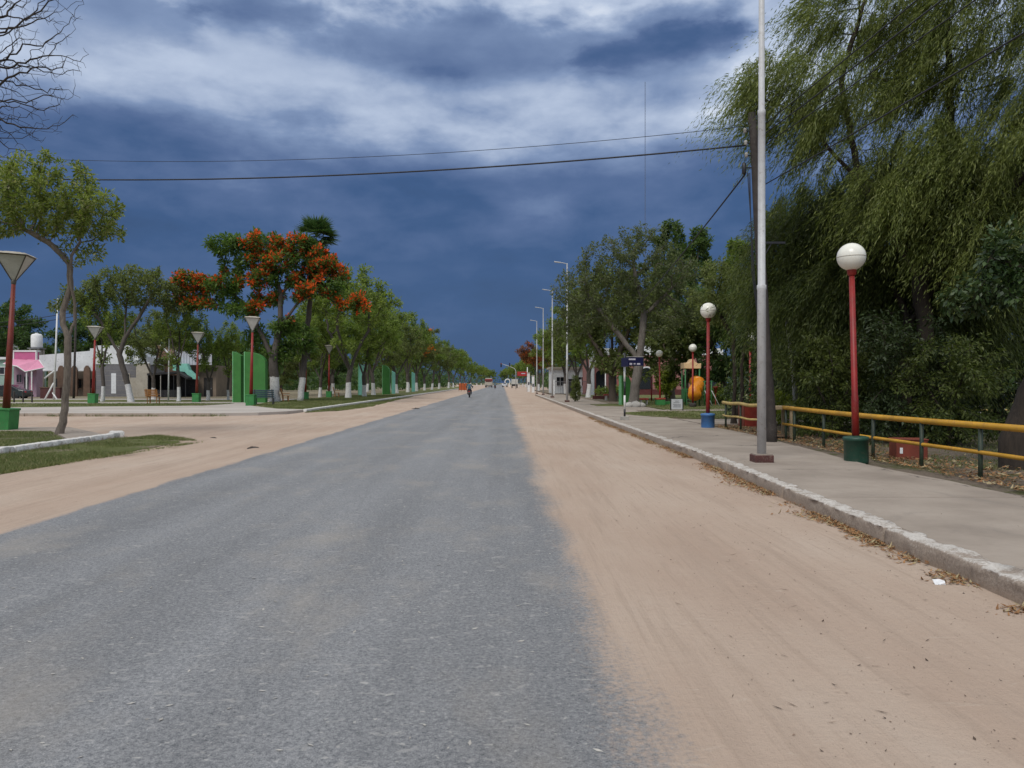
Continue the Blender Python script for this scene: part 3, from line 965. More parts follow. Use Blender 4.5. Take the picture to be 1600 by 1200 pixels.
# dark grit and twigs on the sand
n = 3600
x3 = np.concatenate([r_.uniform(0.7, 3.7, n), r_.uniform(-11, -5.6, 1500), r_.uniform(4.2, 6.8, 160)])
y3 = np.concatenate([2.5 + 24 * r_.uniform(0, 1, n) ** 1.8, 8 + 30 * r_.uniform(0, 1, 1500), r_.uniform(6, 26, 160)])
z3 = np.concatenate([np.full(n, 0.008), ground_z(x3[n:n + 1500], y3[n:n + 1500]) + 0.004, np.full(160, 0.158)])
z3[:n] = ground_z(x3[:n], y3[:n]) + 0.004
D = flakes(x3, y3, z3, 0.0036 * np.minimum(2.2, np.random.default_rng(77).lognormal(-0.1, 0.45, len(x3))), 5, 0.5, 1.2)
n = 130
x4, y4 = r_.uniform(0.9, 3.7, n), 2.6 + 14 * r_.uniform(0, 1, n) ** 1.5
D2 = flakes(x4, y4, ground_z(x4, y4) + 0.006, 0.0045, 6, 0.15, 6.0)
stuff(link('grit', np_mesh('grit', np.concatenate([D, D2]), 4, 'dark_bits')), 'dark grit and broken twigs strewn over the sand', 'grit')
n = 420
x5, y5 = r_.uniform(-5.0, 0.6, n), 2.2 + 16 * r_.uniform(0, 1, n) ** 1.6
D3 = flakes(x5, y5, np.full(n, 0.010), 0.012, 8, 0.1, 1.6)
stuff(link('gravel', np_mesh('gravel', D3, 4, 'pale_bits')), 'pale flakes of grit on the asphalt', 'grit')

# ------------------------------------------------------------------ trees
def blob_points(blobs, n, seed, shell=0.45):
    r = np.random.default_rng(seed)
    vol = np.array([b[3] * b[4] * b[5] for b in blobs]) ** 0.8
    idx = r.choice(len(blobs), n, p=vol / vol.sum())
    B = np.array(blobs)[idx]
    d = r.normal(size=(n, 3))
    d /= np.linalg.norm(d, axis=1)[:, None]
    rad = r.uniform(shell ** 3, 1, n) ** (1 / 3)
    return B[:, :3] + d * rad[:, None] * B[:, 3:6]


def colonize(stems, A, step, infl, kill, iters=90, seed=0, bias=(0, 0, 0.05), jit=0.15):
    """grow branches from the stems towards the points A; returns nodes, parent index"""
    r = np.random.default_rng(seed)
    N, Pn = [], []
    for st in stems:
        pts = [np.array(p, float) for p in st]
        if N:
            d = np.linalg.norm(np.array(N) - pts[0], axis=1)
            cur = int(np.argmin(d))
        else:
            N.append(pts[0])
            Pn.append(-1)
            cur = 0
        for a, b in zip(pts[:-1], pts[1:]):
            k = max(1, int(np.linalg.norm(b - a) / step))
            for i in range(1, k + 1):
                N.append(a + (b - a) * i / k + r.normal(0, step * 0.05, 3))
                Pn.append(cur)
                cur = len(N) - 1
    N = np.array(N)
    nd = np.full(len(A), 1e9)
    ni = np.zeros(len(A), int)
    alive = np.ones(len(A), bool)

    def upd(M, off):
        nonlocal nd, ni
        for s in range(0, len(M), 400):
            D = np.linalg.norm(A[:, None, :] - M[None, s:s + 400, :], axis=2)
            j = D.argmin(1)
            dm = D[np.arange(len(A)), j]
            b = dm < nd
            nd[b] = dm[b]
            ni[b] = j[b] + off + s
    upd(N, 0)
    nch = {}
    for it in range(iters):
        alive &= nd > kill
        use = alive & (nd < infl * (3.0 if it < 25 else 2.0))
        if not use.any():
            break
        idx = ni[use]
        dv = A[use] - N[idx]
        dv /= np.linalg.norm(dv, axis=1)[:, None] + 1e-9
        S = np.zeros((len(N), 3))
        np.add.at(S, idx, dv)
        g = np.unique(idx)
        g = np.array([k for k in g if nch.get(k, 0) < 3])
        if len(g) == 0:
            break
        D = S[g]
        D = D / (np.linalg.norm(D, axis=1)[:, None] + 1e-9) + np.array(bias) + r.normal(0, jit, (len(g), 3))
        D /= np.linalg.norm(D, axis=1)[:, None] + 1e-9
        M = N[g] + D * step
        for k in g:
            nch[k] = nch.get(k, 0) + 1
        off = len(N)
        N = np.concatenate([N, M])
        Pn += [int(k) for k in g]
        upd(M, off)
    return N, np.array(Pn)


def radii(N, P, r_base, r_tip):
    cnt = np.zeros(len(N))
    ch = np.zeros(len(N), int)
    for i in range(len(N) - 1, 0, -1):
        if ch[i] == 0:
            cnt[i] += 1
        cnt[P[i]] += cnt[i]
        ch[P[i]] += 1
    k = math.log(r_base / r_tip) / math.log(max(cnt[0], 2))
    return r_tip * np.maximum(cnt, 1) ** k


def branch_mesh(name, N, P, Rr, mat, flare=1.35, rmin=0.0, extra=None):
    kids = {}
    for i in range(1, len(N)):
        kids.setdefault(P[i], []).append(i)
    b = MB()
    stack = [(0, None)]
    base = N[0]
    while stack:
        s, par = stack.pop()
        chain = ([par] if par is not None else []) + [s]
        cur = s
        while cur in kids:
            ks = sorted(kids[cur], key=lambda q: -Rr[q])
            for q in ks[1:]:
                stack.append((q, cur))
            cur = ks[0]
            chain.append(cur)
        if len(chain) < 2:
            continue
        rr = [Rr[q] for q in chain]
        if par is not None:
            rr[0] = min(rr[0], rr[1] * 1.25)
        if max(rr) < rmin:
            continue
        if par is None:
            rr = [q * (1 + (flare - 1) * math.exp(-(N[c][2] - base[2]) / 0.35)) for q, c in zip(rr, chain)]
        rr[-1] *= 0.5
        mx = max(rr)
        b.tube([N[q] for q in chain], rr, 10 if mx > 0.12 else (6 if mx > 0.04 else (4 if mx > 0.018 else 3)), cap=False)
    if extra:
        extra(b)
    me = bpy.data.meshes.new(name)
    me.from_pydata(b.v, [], b.f)
    me.materials.append(MATS[mat])
    me.polygons.foreach_set('use_smooth', [True] * len(b.f))
    me.update()
    return me


def leaf_quads(c, ax, nrm, L, W):
    """rhombic leaves: base at c, axis ax, rough normal nrm"""
    ax = ax / (np.linalg.norm(ax, axis=1)[:, None] + 1e-9)
    s = np.cross(ax, nrm)
    s /= np.linalg.norm(s, axis=1)[:, None] + 1e-9
    up = np.cross(s, ax)
    V = np.empty((len(c), 4, 3))
    V[:, 0] = c
    V[:, 1] = c + ax * (L * 0.45)[:, None] + s * (W * 0.5)[:, None] + up * (W * 0.12)[:, None]
    V[:, 2] = c + ax * L[:, None]
    V[:, 3] = c + ax * (L * 0.45)[:, None] - s * (W * 0.5)[:, None] + up * (W * 0.12)[:, None]
    return V.reshape(-1, 3)


def twig_leaves(N, P, Rr, n, L, W, spread, seed, rmax, droop=-0.2, upn=0.8, pick=None):
    r = np.random.default_rng(seed)
    cand = np.where((Rr < rmax) & (np.arange(len(N)) > 3))[0]
    if pick is not None:
        cand = cand[pick(N[cand])]
    idx = r.choice(cand, n)
    t = r.uniform(0, 1, n)[:, None]
    par = P[idx]
    pos = N[idx] * t + N[par] * (1 - t)
    off = r.normal(0, 1, (n, 3))
    off /= np.linalg.norm(off, axis=1)[:, None]
    pos = pos + off * (spread * r.uniform(0.05, 1, n) ** 0.7)[:, None]
    ax = (N[idx] - N[par]) / (np.linalg.norm(N[idx] - N[par], axis=1)[:, None] + 1e-9) * 0.5 + off * 0.9 + r.normal(0, 0.4, (n, 3)) + np.array([0, 0, droop])
    nr = r.normal(0, 0.6, (n, 3)) + np.array([0, 0, upn])
    s = r.uniform(0.6, 1.25, n)
    return leaf_quads(pos, ax, nr, L * s, W * s)


def dome(seed, cz, rx, rz, n, rb, ry=None, flat=0.6):
    """random clumps filling a dome-shaped crown"""
    r = np.random.default_rng(seed)
    bl = []
    for i in range(n):
        a = 2.399963 * i + r.uniform(-0.4, 0.4)
        q = math.sqrt((i + 0.5) / n)
        h = (1 - q * q) ** 0.5
        lev = r.uniform(-0.55, 1.0)
        s = rb * r.uniform(0.7, 1.3)
        bl.append((q * rx * 0.85 * math.cos(a), q * (ry or rx) * 0.85 * math.sin(a), cz + rz * (h * lev * 0.85 + r.uniform(-0.1, 0.1)), s, s, s * flat))
    return bl


PROTO = {}


def make_tree(key, stems, blobs, leaf, nleaf, L, W, spread, r_base, r_tip=0.012, nattr=420, step=0.35, infl=1.6, kill=0.55, bark='bark', seed=1,
              rmax=0.035, droop=-0.2, upn=0.8, shell=0.35, bias=(0, 0, 0.05), extra_leaf=None, blossom=None, jit=0.15):
    A = blob_points(blobs, nattr, seed, shell)
    N, P = colonize(stems, A, step, infl, kill, seed=seed, bias=bias, jit=jit)
    Rr = radii(N, P, r_base, r_tip)
    tm = branch_mesh(key + '_trunk', N, P, Rr, bark)
    cm = None
    if nleaf:
        V = twig_leaves(N, P, Rr, nleaf, L, W, spread, seed + 1, rmax, droop, upn)
        if extra_leaf is not None:
            V = np.concatenate([V, extra_leaf(N, P, Rr)])
        cm = np_mesh(key + '_crown', V, 4, leaf)
    fm = None
    if blossom:
        mat, nb, Lb, Wb, sp, pick = blossom
        fm = np_mesh(key + '_blossom', twig_leaves(N, P, Rr, nb, Lb, Wb, sp, seed + 2, rmax, 0.4, 0.9, pick), 4, mat)
    PROTO[key] = (tm, cm, fm)
    return N, P, Rr


def plant_tree(key, name, label, cat, loc, rotz=0.0, sc=1.0, group=None, crown_name='crown'):
    t = thing(name, label, cat, loc, rotz, group)
    t.scale = (sc, sc, sc) if isinstance(sc, (int, float)) else sc
    tm, cm, fm = PROTO[key]
    link('trunk', tm, t)
    if cm:
        link(crown_name, cm, t)
    if fm:
        link('blossom', fm, t)
    return t


# --- near tree on the left lawn
make_tree('near', [[(0, 0, -0.05), (0.12, 0, 0.35), (0.17, 0.02, 0.9), (0.25, 0.03, 2.0), (0.27, 0, 2.85)],
                   [(0.27, 0, 2.85), (0.10, 0.05, 3.2), (0.04, 0.1, 3.6), (0.28, 0.12, 4.3), (0.26, 0.1, 5.0), (0.1, 0.1, 5.4)],
                   [(0.27, 0, 2.85), (0.42, 0.1, 3.3), (0.40, 0.1, 3.8), (0.33, 0.0, 4.5), (0.42, -0.1, 5.2), (0.6, 0, 5.6)],
                   [(0.26, 0.1, 5.0), (-0.3, 0.0, 5.6), (-0.9, -0.2, 5.95)]],
          [(-0.3, 0, 6.7, 1.3, 1.6, 0.95), (-1.5, 0.2, 6.75, 1.0, 1.3, 0.85), (0.9, -0.1, 6.5, 0.95, 1.3, 0.8), (1.35, 0.2, 6.1, 0.55, 0.8, 0.5), (-2.1, 0, 6.2, 0.8, 1.2, 0.6),
           (-0.9, -0.2, 7.6, 0.75, 0.9, 0.5), (0.35, 0.2, 7.5, 0.7, 0.9, 0.5), (-2.0, 0.3, 7.6, 0.8, 0.8, 0.5), (0.9, 0.2, 5.4, 0.5, 0.6, 0.4), (1.45, 0, 6.8, 0.35, 0.5, 0.3), (-0.4, 0, 8.1, 0.3, 0.5, 0.35), (-1.4, 0.5, 8.2, 0.3, 0.5, 0.3)],
          'leaf_near', 13500, 0.135, 0.060, 0.16, 0.098, 0.005, nattr=1100, step=0.16, infl=0.8, kill=0.24, bark='bark_pale', seed=5, rmax=0.016, droop=-0.25, shell=0.2)
plant_tree('near', 'leafy_tree', 'slender crooked-trunked tree with a flat olive crown on the near lawn corner', 'tree', (X_at(92, 23.0), 23.0, 0.1))

# --- bare tree reaching in at the top left
make_tree('bare', [[(0, 0, -0.1), (0.1, 0, 2.5), (0.5, 0, 4.5)], [(0.5, 0, 4.5), (1.4, 0.1, 7.0), (2.4, 0.1, 9.2)], [(0.5, 0, 4.5), (-0.8, 0.3, 7.5)], [(1.4, 0.1, 7.0), (2.6, -0.2, 7.9)]],
          [(2.6, 0, 9.4, 2.7, 2.4, 2.1), (3.5, 0, 8.4, 1.5, 1.6, 1.6), (3.0, 0, 11.0, 2.3, 2, 1.6), (0, 0, 10.5, 2.5, 2.5, 2.2), (-1.5, 0.5, 9, 2, 2, 1.8), (2.9, 0, 7.4, 0.9, 1.2, 0.6)],
          None, 0, 0, 0, 0, 0.2, 0.0055, nattr=4200, step=0.15, infl=0.9, kill=0.21, bark='bark_dark', seed=8, shell=0.0, jit=0.32)
plant_tree('bare', 'bare_tree', 'leafless tree with fine dark twigs reaching in over the lamp on the lawn', 'tree', (-15.1, 18.5, 0.1))

# --- flamboyant with red blossom
def lumps(freq, thr, seed):
    def f(Q):
        return fbm(Q[:, 0] * freq + 40, Q[:, 2] * freq + Q[:, 1] * freq * 0.5, seed, 2) > thr
    return f
flame_blobs = [(-3.9, 0, 11.9, 1.6, 1.5, 0.8), (-1.2, 0.3, 12.3, 1.7, 1.7, 0.75), (1.7, -0.2, 12.0, 1.7, 1.7, 0.8), (3.4, 0.2, 10.6, 1.6, 1.7, 0.9), (0.6, -0.8, 10.7, 1.5, 1.5, 0.8), (-6.4, 0, 9.2, 1.5, 1.5, 0.8),
               (-6.9, 0.4, 7.8, 1.0, 1.2, 0.7), (-4.2, -0.4, 8.7, 1.6, 1.6, 0.9), (-2.3, -0.6, 6.9, 1.5, 1.5, 0.8), (2.7, -0.5, 8.6, 1.4, 1.5, 0.8), (6.2, 0, 7.6, 1.3, 1.3, 0.9), (5.0, 0.5, 10.0, 1.0, 1.0, 0.45),
               (-3.2, 0.8, 10.1, 1.3, 1.3, 0.6), (0.6, 0.3, 5.6, 1.3, 1.3, 0.8), (2.3, 0.6, 4.6, 1.2, 1.2, 0.8), (-1.8, 0.9, 4.6, 1.3, 1.2, 0.9), (0.3, 0.5, 3.6, 1.5, 1.2, 0.8), (-1.6, 0.2, 10.9, 1.5, 1.4, 0.8), (-0.7, -0.5, 9.3, 1.4, 1.3, 0.7), (-2.6, 0.3, 9.3, 1.2, 1.2, 0.7), (1.5, 0.2, 9.3, 1.4, 1.4, 0.7), (4.3, 0.1, 9.0, 1.2, 1.3, 0.8), (-0.6, 0.4, 7.8, 1.2, 1.2, 0.6), (-5.2, 0.2, 7.6, 1.2, 1.2, 0.7), (2.6, 0.2, 11.4, 1.5, 1.4, 0.7)]
make_tree('flame', [[(0, 0, -0.05), (-0.05, 0, 1.4), (-0.15, 0, 3.2)], [(-0.15, 0, 3.2), (-1.2, 0, 5.4), (-1.9, 0, 7.0), (-3.2, 0, 8.2)], [(-0.15, 0, 3.2), (0.35, 0, 5.6), (0.45, 0, 8.2), (-0.3, 0, 10.2)],
                    [(0.35, 0, 5.6), (1.8, 0, 7.6), (3.2, 0, 8.4), (5.0, 0, 7.3)], [(0.45, 0, 8.2), (2.0, 0, 9.8)]],
          flame_blobs, 'leaf_flame', 25000, 0.34, 0.13, 0.34, 0.36, 0.012, nattr=1300, step=0.33, infl=1.5, kill=0.5, bark='bark_white_tall', seed=14, rmax=0.04, droop=-0.15,
          blossom=('blossom', 7000, 0.25, 0.21, 0.32, lambda Q: (fbm(Q[:, 0] * 0.9 + 40, Q[:, 2] * 0.9 + Q[:, 1] * 0.5, 5, 2) > np.where((Q[:, 0] < -4.6) | (Q[:, 0] > 5.0), 0.36, 0.45)) & (Q[:, 2] > 6.2) & ~((Q[:, 0] < -2.7) & (Q[:, 2] > 10.4))))
plant_tree('flame', 'flamboyant_tree', 'big flamboyant tree covered in red-orange blossom beside the green monument', 'tree', (X_at(430, 60), 60, 0.16))

# --- street-tree shapes shared by the rows
def stems_v(seed, h0, h1, sp, k=3):
    r = random.Random(seed)
    st = [[(0, 0, -0.05), (r.uniform(-.1, .1), r.uniform(-.1, .1), h0 * 0.5), (r.uniform(-.2, .2), r.uniform(-.2, .2), h0)]]
    for i in range(k):
        a = 2 * math.pi * i / k + r.uniform(-0.5, 0.5)
        st.append([st[0][-1], (sp * 0.45 * math.cos(a), sp * 0.45 * math.sin(a), h0 + (h1 - h0) * 0.5), (sp * math.cos(a), sp * math.sin(a), h1)])
    return st


for i, (lf, bk) in enumerate((('leaf_row', 'bark_white'), ('leaf_row_light', 'bark_white'), ('leaf_row', 'bark_white'), ('leaf_olive', 'bark_white'))):
    make_tree('row%d' % i, stems_v(50 + i, 2.4, 6.0, 1.8), dome(60 + i, 7.6, 4.3, 3.6, 22, 1.35, flat=0.7) + [(1.5, 0, 4.6, 1.5, 1.5, 0.8), (-1.8, 1, 4.8, 1.4, 1.4, 0.8)], lf, 10500, 0.30, 0.13, 0.32, 0.22, 0.015,
              nattr=520, step=0.42, infl=1.9, kill=0.62, bark=bk, seed=70 + i, rmax=0.05)
# airy umbrella tree
make_tree('airy', [[(0, 0, -0.05), (-0.4, 0, 1.8), (-0.9, 0, 3.6), (-0.5, 0, 4.8)], [(-0.9, 0, 3.6), (-2.2, 0.2, 5.8), (-3.4, 0.3, 7.2)], [(-0.5, 0, 4.8), (0.7, 0, 6.6), (1.8, -0.3, 8.2)], [(-0.5, 0, 4.8), (-0.6, 0.5, 7.6)]],
          [(-3.6, 0, 8.2, 1.9, 2, 0.9), (-1.5, 0.3, 9.2, 2.1, 2.2, 1.1), (0.8, -0.2, 9.3, 2.0, 2.2, 1.1), (2.6, 0.2, 8.5, 1.7, 2, 1.2), (-5.2, 0.2, 7.2, 1.3, 1.4, 0.7), (3.2, 0, 7.2, 1.3, 1.5, 0.9), (-0.2, 0.5, 8.0, 2.4, 2, 0.7), (-2.8, 0.6, 7.0, 1.2, 1.2, 0.5)],
          'leaf_olive', 9500, 0.26, 0.11, 0.30, 0.21, 0.013, nattr=620, step=0.36, infl=1.6, kill=0.52, bark='bark_white', seed=81, rmax=0.04)
# tall narrow loose tree
make_tree('slim', stems_v(90, 3.0, 6.5, 0.9), dome(91, 7.2, 2.3, 3.6, 16, 1.0, flat=0.9) + [(0.6, 0, 3.9, 1, 1, 0.8)], 'leaf_row_light', 6800, 0.25, 0.10, 0.28, 0.16, 0.012, nattr=360, step=0.36, infl=1.6, kill=0.5, bark='bark_white', seed=92, rmax=0.04)
# dense dark background tree
for i, lf in enumerate(('leaf_dark', 'leaf_green', 'leaf_olive')):
    make_tree('dense%d' % i, stems_v(100 + i, 2.0, 6.0, 2.2), dome(110 + i, 6.8, 5.2, 4.8, 30, 1.7, flat=0.8) + [(2.6, 1, 3.4, 1.8, 1.8, 1.4), (-2.4, -1, 3.2, 1.8, 1.8, 1.4), (0, -2.5, 3.0, 1.8, 1.6, 1.4)], lf, 12000, 0.42, 0.20, 0.42, 0.30, 0.02,
              nattr=480, step=0.55, infl=2.4, kill=0.8, bark='bark', seed=120 + i, rmax=0.07)
# tall poplar-like clumpy tree
for i, lf in enumerate(('leaf_green', 'leaf_row')):
    make_tree('tall%d' % i, stems_v(130 + i, 5.0, 11.0, 1.0), [(0.3 * math.sin(k * 2.1) * (3 - k * 0.12) * 1.6, 0.4 * math.cos(k * 1.7) * 2, 4.6 + k * 0.85, 1.25 - 0.03 * k, 1.25 - 0.03 * k, 0.9) for k in range(13)], lf, 11000, 0.34, 0.15, 0.34, 0.26, 0.015,
              nattr=520, step=0.42, infl=1.9, kill=0.6, bark='bark', seed=133 + i, rmax=0.05)
# half-bare grey-green tree
make_tree('greyish', [[(0, 0, -0.05), (0.1, 0, 1.2), (0.35, 0, 2.6)], [(0.35, 0, 2.6), (-1.2, 0.2, 4.6), (-2.6, 0.3, 6.4)], [(0.35, 0, 2.6), (0.6, 0, 5.2), (0.0, 0, 8.0)], [(0.6, 0, 5.2), (2.2, -0.3, 6.8)]],
          [(-3.0, 0, 6.6, 1.9, 2.2, 1.5), (-1.4, 0, 8.2, 2.0, 2.2, 1.5), (0.6, 0.2, 9.3, 1.9, 2.2, 1.2), (2.2, 0, 7.6, 1.8, 2.2, 1.4), (3.4, 0.3, 5.6, 1.4, 1.8, 1.2), (-3.6, 0.2, 4.8, 1.4, 1.8, 1.0), (0.4, 0.5, 6.4, 2.0, 2, 1.4), (-1.6, 0.4, 5.2, 1.2, 1.6, 0.8), (2.0, 0.2, 4.6, 1.0, 1.4, 0.8)],
          'leaf_grey', 21000, 0.18, 0.075, 0.24, 0.27, 0.008, nattr=1500, step=0.26, infl=1.3, kill=0.36, bark='bark_grey', seed=141, rmax=0.028, shell=0.1, jit=0.25)
# rusty tree
make_tree('rusty', stems_v(150, 2.6, 6.0, 1.6), dome(151, 7.0, 4.2, 3.6, 22, 1.3, flat=0.75), 'leaf_rust', 8500, 0.34, 0.16, 0.34, 0.22, 0.015, nattr=480, step=0.42, infl=1.9, kill=0.62, bark='bark_white', seed=152, rmax=0.05,
          blossom=('blossom', 700, 0.26, 0.22, 0.28, lumps(0.6, 0.55, 3)))
PROTO['row_orange'] = PROTO['row3'][:2] + (np_mesh('orange_blossom', twig_leaves(*make_tree('tmp', stems_v(153, 2.4, 6.0, 1.8), dome(63, 7.6, 4.3, 3.6, 22, 1.35, flat=0.7), 'leaf_olive', 50, 0.3, 0.13, 0.32, 0.2, 0.015, nattr=300, step=0.42, infl=1.9, kill=0.62, seed=73), 420, 0.30, 0.24, 0.3, 5, 0.05, 0.4, 0.9, lumps(0.4, 0.62, 9)), 4, 'blossom_orange'),)
# twin-stemmed dark small tree
make_tree('twin', [[(0, 0, -0.05), (0.05, 0, 1.5), (0.0, 0, 3.0)], [(0.02, 0.02, 0.2), (0.34, 0.1, 0.9), (0.32, 0.1, 2.2), (0.5, 0.1, 3.2)], [(0, 0, 3.0), (-0.6, 0, 4.2)], [(0.5, 0.1, 3.2), (1.0, 0, 4.4)]],
          dome(161, 4.6, 1.7, 1.5, 14, 0.75, flat=0.8), 'leaf_olive', 9500, 0.13, 0.055, 0.17, 0.10, 0.006, nattr=520, step=0.19, infl=0.9, kill=0.28, bark='bark_dark', seed=162, rmax=0.018, droop=-0.5)

# --- left side: plaza and street trees
def L_tree(key, px, Y, label, sc=1.0, rot=None, name='street_tree', z=0.155, group=None):
    plant_tree(key, name, label, 'tree', (X_at(px, Y), Y, z), rot if rot is not None else random.uniform(0, 6.28), sc, group)


L_tree('airy', 205, 59.5, 'umbrella-crowned tree with whitewashed leaning trunk behind the first plaza lawn', 1.0, 0.0)
L_tree('slim', 160, 60.5, 'forked whitewashed tree beside the second green-boxed lamp post', 0.86, 2.0)
L_tree('slim', 279, 61, 'thin leaning whitewashed tree next to the white flag pole', 0.82, 4.0)
L_tree('row3', 240, 70, 'olive tree behind the orange wooden bench', 0.72, 1.0, 'plaza_tree')
L_tree('row0', 325, 64, 'thick whitewashed tree between the flamboyant and the turquoise awning', 0.60, 2.2)
L_tree('slim', 357, 66, 'slight whitewashed tree leaning just before the green monument', 0.62, 5.0)
L_tree('row1', 500, 78, 'shaded tree behind the fan palm', 0.70, 3.3, 'plaza_tree')
L_tree('row3', 470, 92, 'low olive tree in the plaza behind the flamboyant', 0.62, 0.4, 'plaza_tree')
L_tree('row2', 515, 98, 'dark tree deep in the plaza', 0.8, 5.4, 'plaza_tree')
L_tree('dense1', 395, 96, 'dense green tree beyond the green monument', 0.62, 1.4, 'plaza_tree')
ords = ['first', 'second', 'third', 'fourth', 'fifth', 'sixth', 'seventh', 'eighth', 'ninth', 'tenth', 'eleventh', 'twelfth', 'thirteenth', 'fourteenth', 'fifteenth', 'sixteenth']
rowY = [74, 82, 90, 99, 109, 121, 134, 148, 165, 185, 208, 236, 270, 310, 360]
rk = ['row1', 'row0', 'row1', 'slim', 'row3', 'row2', 'row_orange', 'row0', 'airy', 'row3', 'row2', 'row0', 'row1', 'row2', 'row0']
for i, Y in enumerate(rowY):
    rs = random.Random(i + 5)
    t = plant_tree(rk[i], 'street_tree', '%s whitewashed street tree past the fan palm along the plaza kerb' % ords[i], 'tree', (-14.6 + rs.uniform(-0.4, 0.4), Y, 0.155), rs.uniform(0, 6.28), (rs.uniform(0.88, 1.12), rs.uniform(0.88, 1.12), rs.uniform(0.90, 1.16) * (1.0 if i > 1 else 0.98)), 'street trees along the plaza kerb')
for i, Y in enumerate([86, 104, 126, 152, 190]):
    rs = random.Random(i + 35)
    plant_tree('row%d' % (i % 4), 'plaza_tree', '%s tree of the inner plaza row behind the kerb trees' % ords[i], 'tree', (-22 + rs.uniform(-1, 1), Y, 0.155), rs.uniform(0, 6.28), rs.uniform(0.85, 1.0), 'inner plaza row')
bgL = [(-15, 92, 'dense0', 1.05, 'dark tree behind the pale green house at the edge'), (28, 104, 'dense1', 0.80, 'green tree behind the pink kiosk'), (95, 118, 'dense1', 0.80, 'broad tree behind the water tank and long white wall'),
       (148, 104, 'dense0', 0.92, 'dark tree behind the grey block building'), (185, 112, 'dense0', 0.85, 'second dark tree behind the grey block building'), (250, 108, 'dense2', 0.82, 'olive tree behind the brown roofed house'), (310, 112, 'dense1', 0.72, 'green tree behind the tin roofed shop'),
       (355, 120, 'dense0', 0.72, 'dark tree in the gap left of the green monument'), (440, 128, 'dense2', 0.72, 'far olive tree seen under the flamboyant'), (520, 140, 'dense0', 0.72, 'far dark tree seen between the street trunks')]
for px, Y, k, s, lab in bgL:
    L_tree(k, px, Y, lab, s, None, 'background_tree', -0.1)

# --- fan palm
def make_palm():
    t = thing('fan_palm', 'tall fan palm with a skirt of dead fronds rising behind the flamboyant', 'palm tree', (X_at(469, 61.5), 61.5, 0.155))
    b = MB()
    zs = np.linspace(-0.05, 12.6, 34)
    b.tube([(1.25 * max(z, 0) / 12.6 + 0.0 * math.sin(z / 10.6 * 1.5) + 0.02 * math.sin(z * 5), 0, z) for z in zs], [0.26 - 0.009 * z + 0.012 * math.sin(z * 14) for z in zs], 10)
    part('trunk', b, 'bark_white_tall', t, True)
    top = np.array([1.25, 0, 12.5])
    for nm, mat, n, e0, e1, ln, seed in (('crown', 'palm_green', 46, -0.35, 1.45, 1.9, 3), ('dead_fronds', 'palm_dead', 40, -1.5, -0.35, 1.7, 4)):
        r = np.random.default_rng(seed)
        Vs = []
        for k in range(n):
            az = r.uniform(0, 2 * np.pi)
            el = r.uniform(e0, e1)
            d = np.array([math.cos(az) * math.cos(el), math.sin(az) * math.cos(el), math.sin(el)])
            side = np.array([-math.sin(az), math.cos(az), 0])
            upv = np.cross(d, side)
            st = top + np.array([0, 0, 0.3 if nm == 'crown' else -r.uniform(0, 1.5)])
            pl = ln * r.uniform(0.35, 0.5)
            c = st + d * pl
            m = 17
            a = np.linspace(-1.35, 1.35, m)
            dirs = np.cos(a)[:, None] * d + np.sin(a)[:, None] * side + np.array([0, 0, -0.28])
            Vs.append(leaf_quads(np.repeat(c[None], m, 0), dirs, np.repeat(upv[None], m, 0) + r.normal(0, 0.2, (m, 3)), np.full(m, ln * 0.62) * r.uniform(0.85, 1.1, m), np.full(m, 0.13)))
            Vs.append(leaf_quads(st[None], d[None], upv[None], np.array([pl * 1.02]), np.array([0.07])))
        link(nm, np_mesh('palm_' + nm, np.concatenate(Vs), 4, mat), t)
make_palm()

# --- right side
def R_tree(*a, **k):
    L_tree(*a, **k)


R_tree('greyish', 990, 48, 'half-bare grey twiggy tree behind the street name sign', 1.06, 0.0, 'park_tree', 0.18)
R_tree('row2', 919, 80, 'dark whitewashed tree behind the first row of tall lamp posts', 1.0, 1.2, 'street_tree', 0.12)
R_tree('row3', 902, 92, 'olive street tree behind the second tall lamp post', 0.95, 2.2, 'street_tree', 0.12)
R_tree('row2', 884, 108, 'dark street tree behind the third tall lamp post', 0.98, 3.9, 'street_tree', 0.1)
R_tree('row0', 866, 128, 'green street tree just before the rust coloured tree', 0.92, 0.9, 'street_tree', 0.05)
R_tree('rusty', 842, 150, 'rust coloured blossoming tree at the far end of the lamp row', 0.98, 1.9, 'street_tree', 0.0)
R_tree('rusty', 848, 172, 'second rust coloured tree half hidden behind the first', 0.85, 4.4, 'street_tree', 0.0)
R_tree('row2', 834, 215, 'far dark street tree beyond the red sign', 0.85, 0.3, 'street_tree', 0.0)
R_tree('row0', 824, 260, 'far green street tree beyond the traffic light', 0.9, 2.3, 'street_tree', 0.0)
R_tree('row2', 817, 320, 'farthest dark street tree by the white truck', 0.95, 5.3, 'street_tree', 0.0)
R_tree('row1', 803, 420, 'tree closing the end of the road beyond the white arch', 0.9, 1.3, 'street_tree', 0.0)
R_tree('row2', 786, 520, 'tree at the vanishing end of the road', 0.8, 2.3, 'street_tree', 0.0)
R_tree('row0', 768, 470, 'tree behind the red and cream bus', 0.85, 3.3, 'street_tree', 0.0)
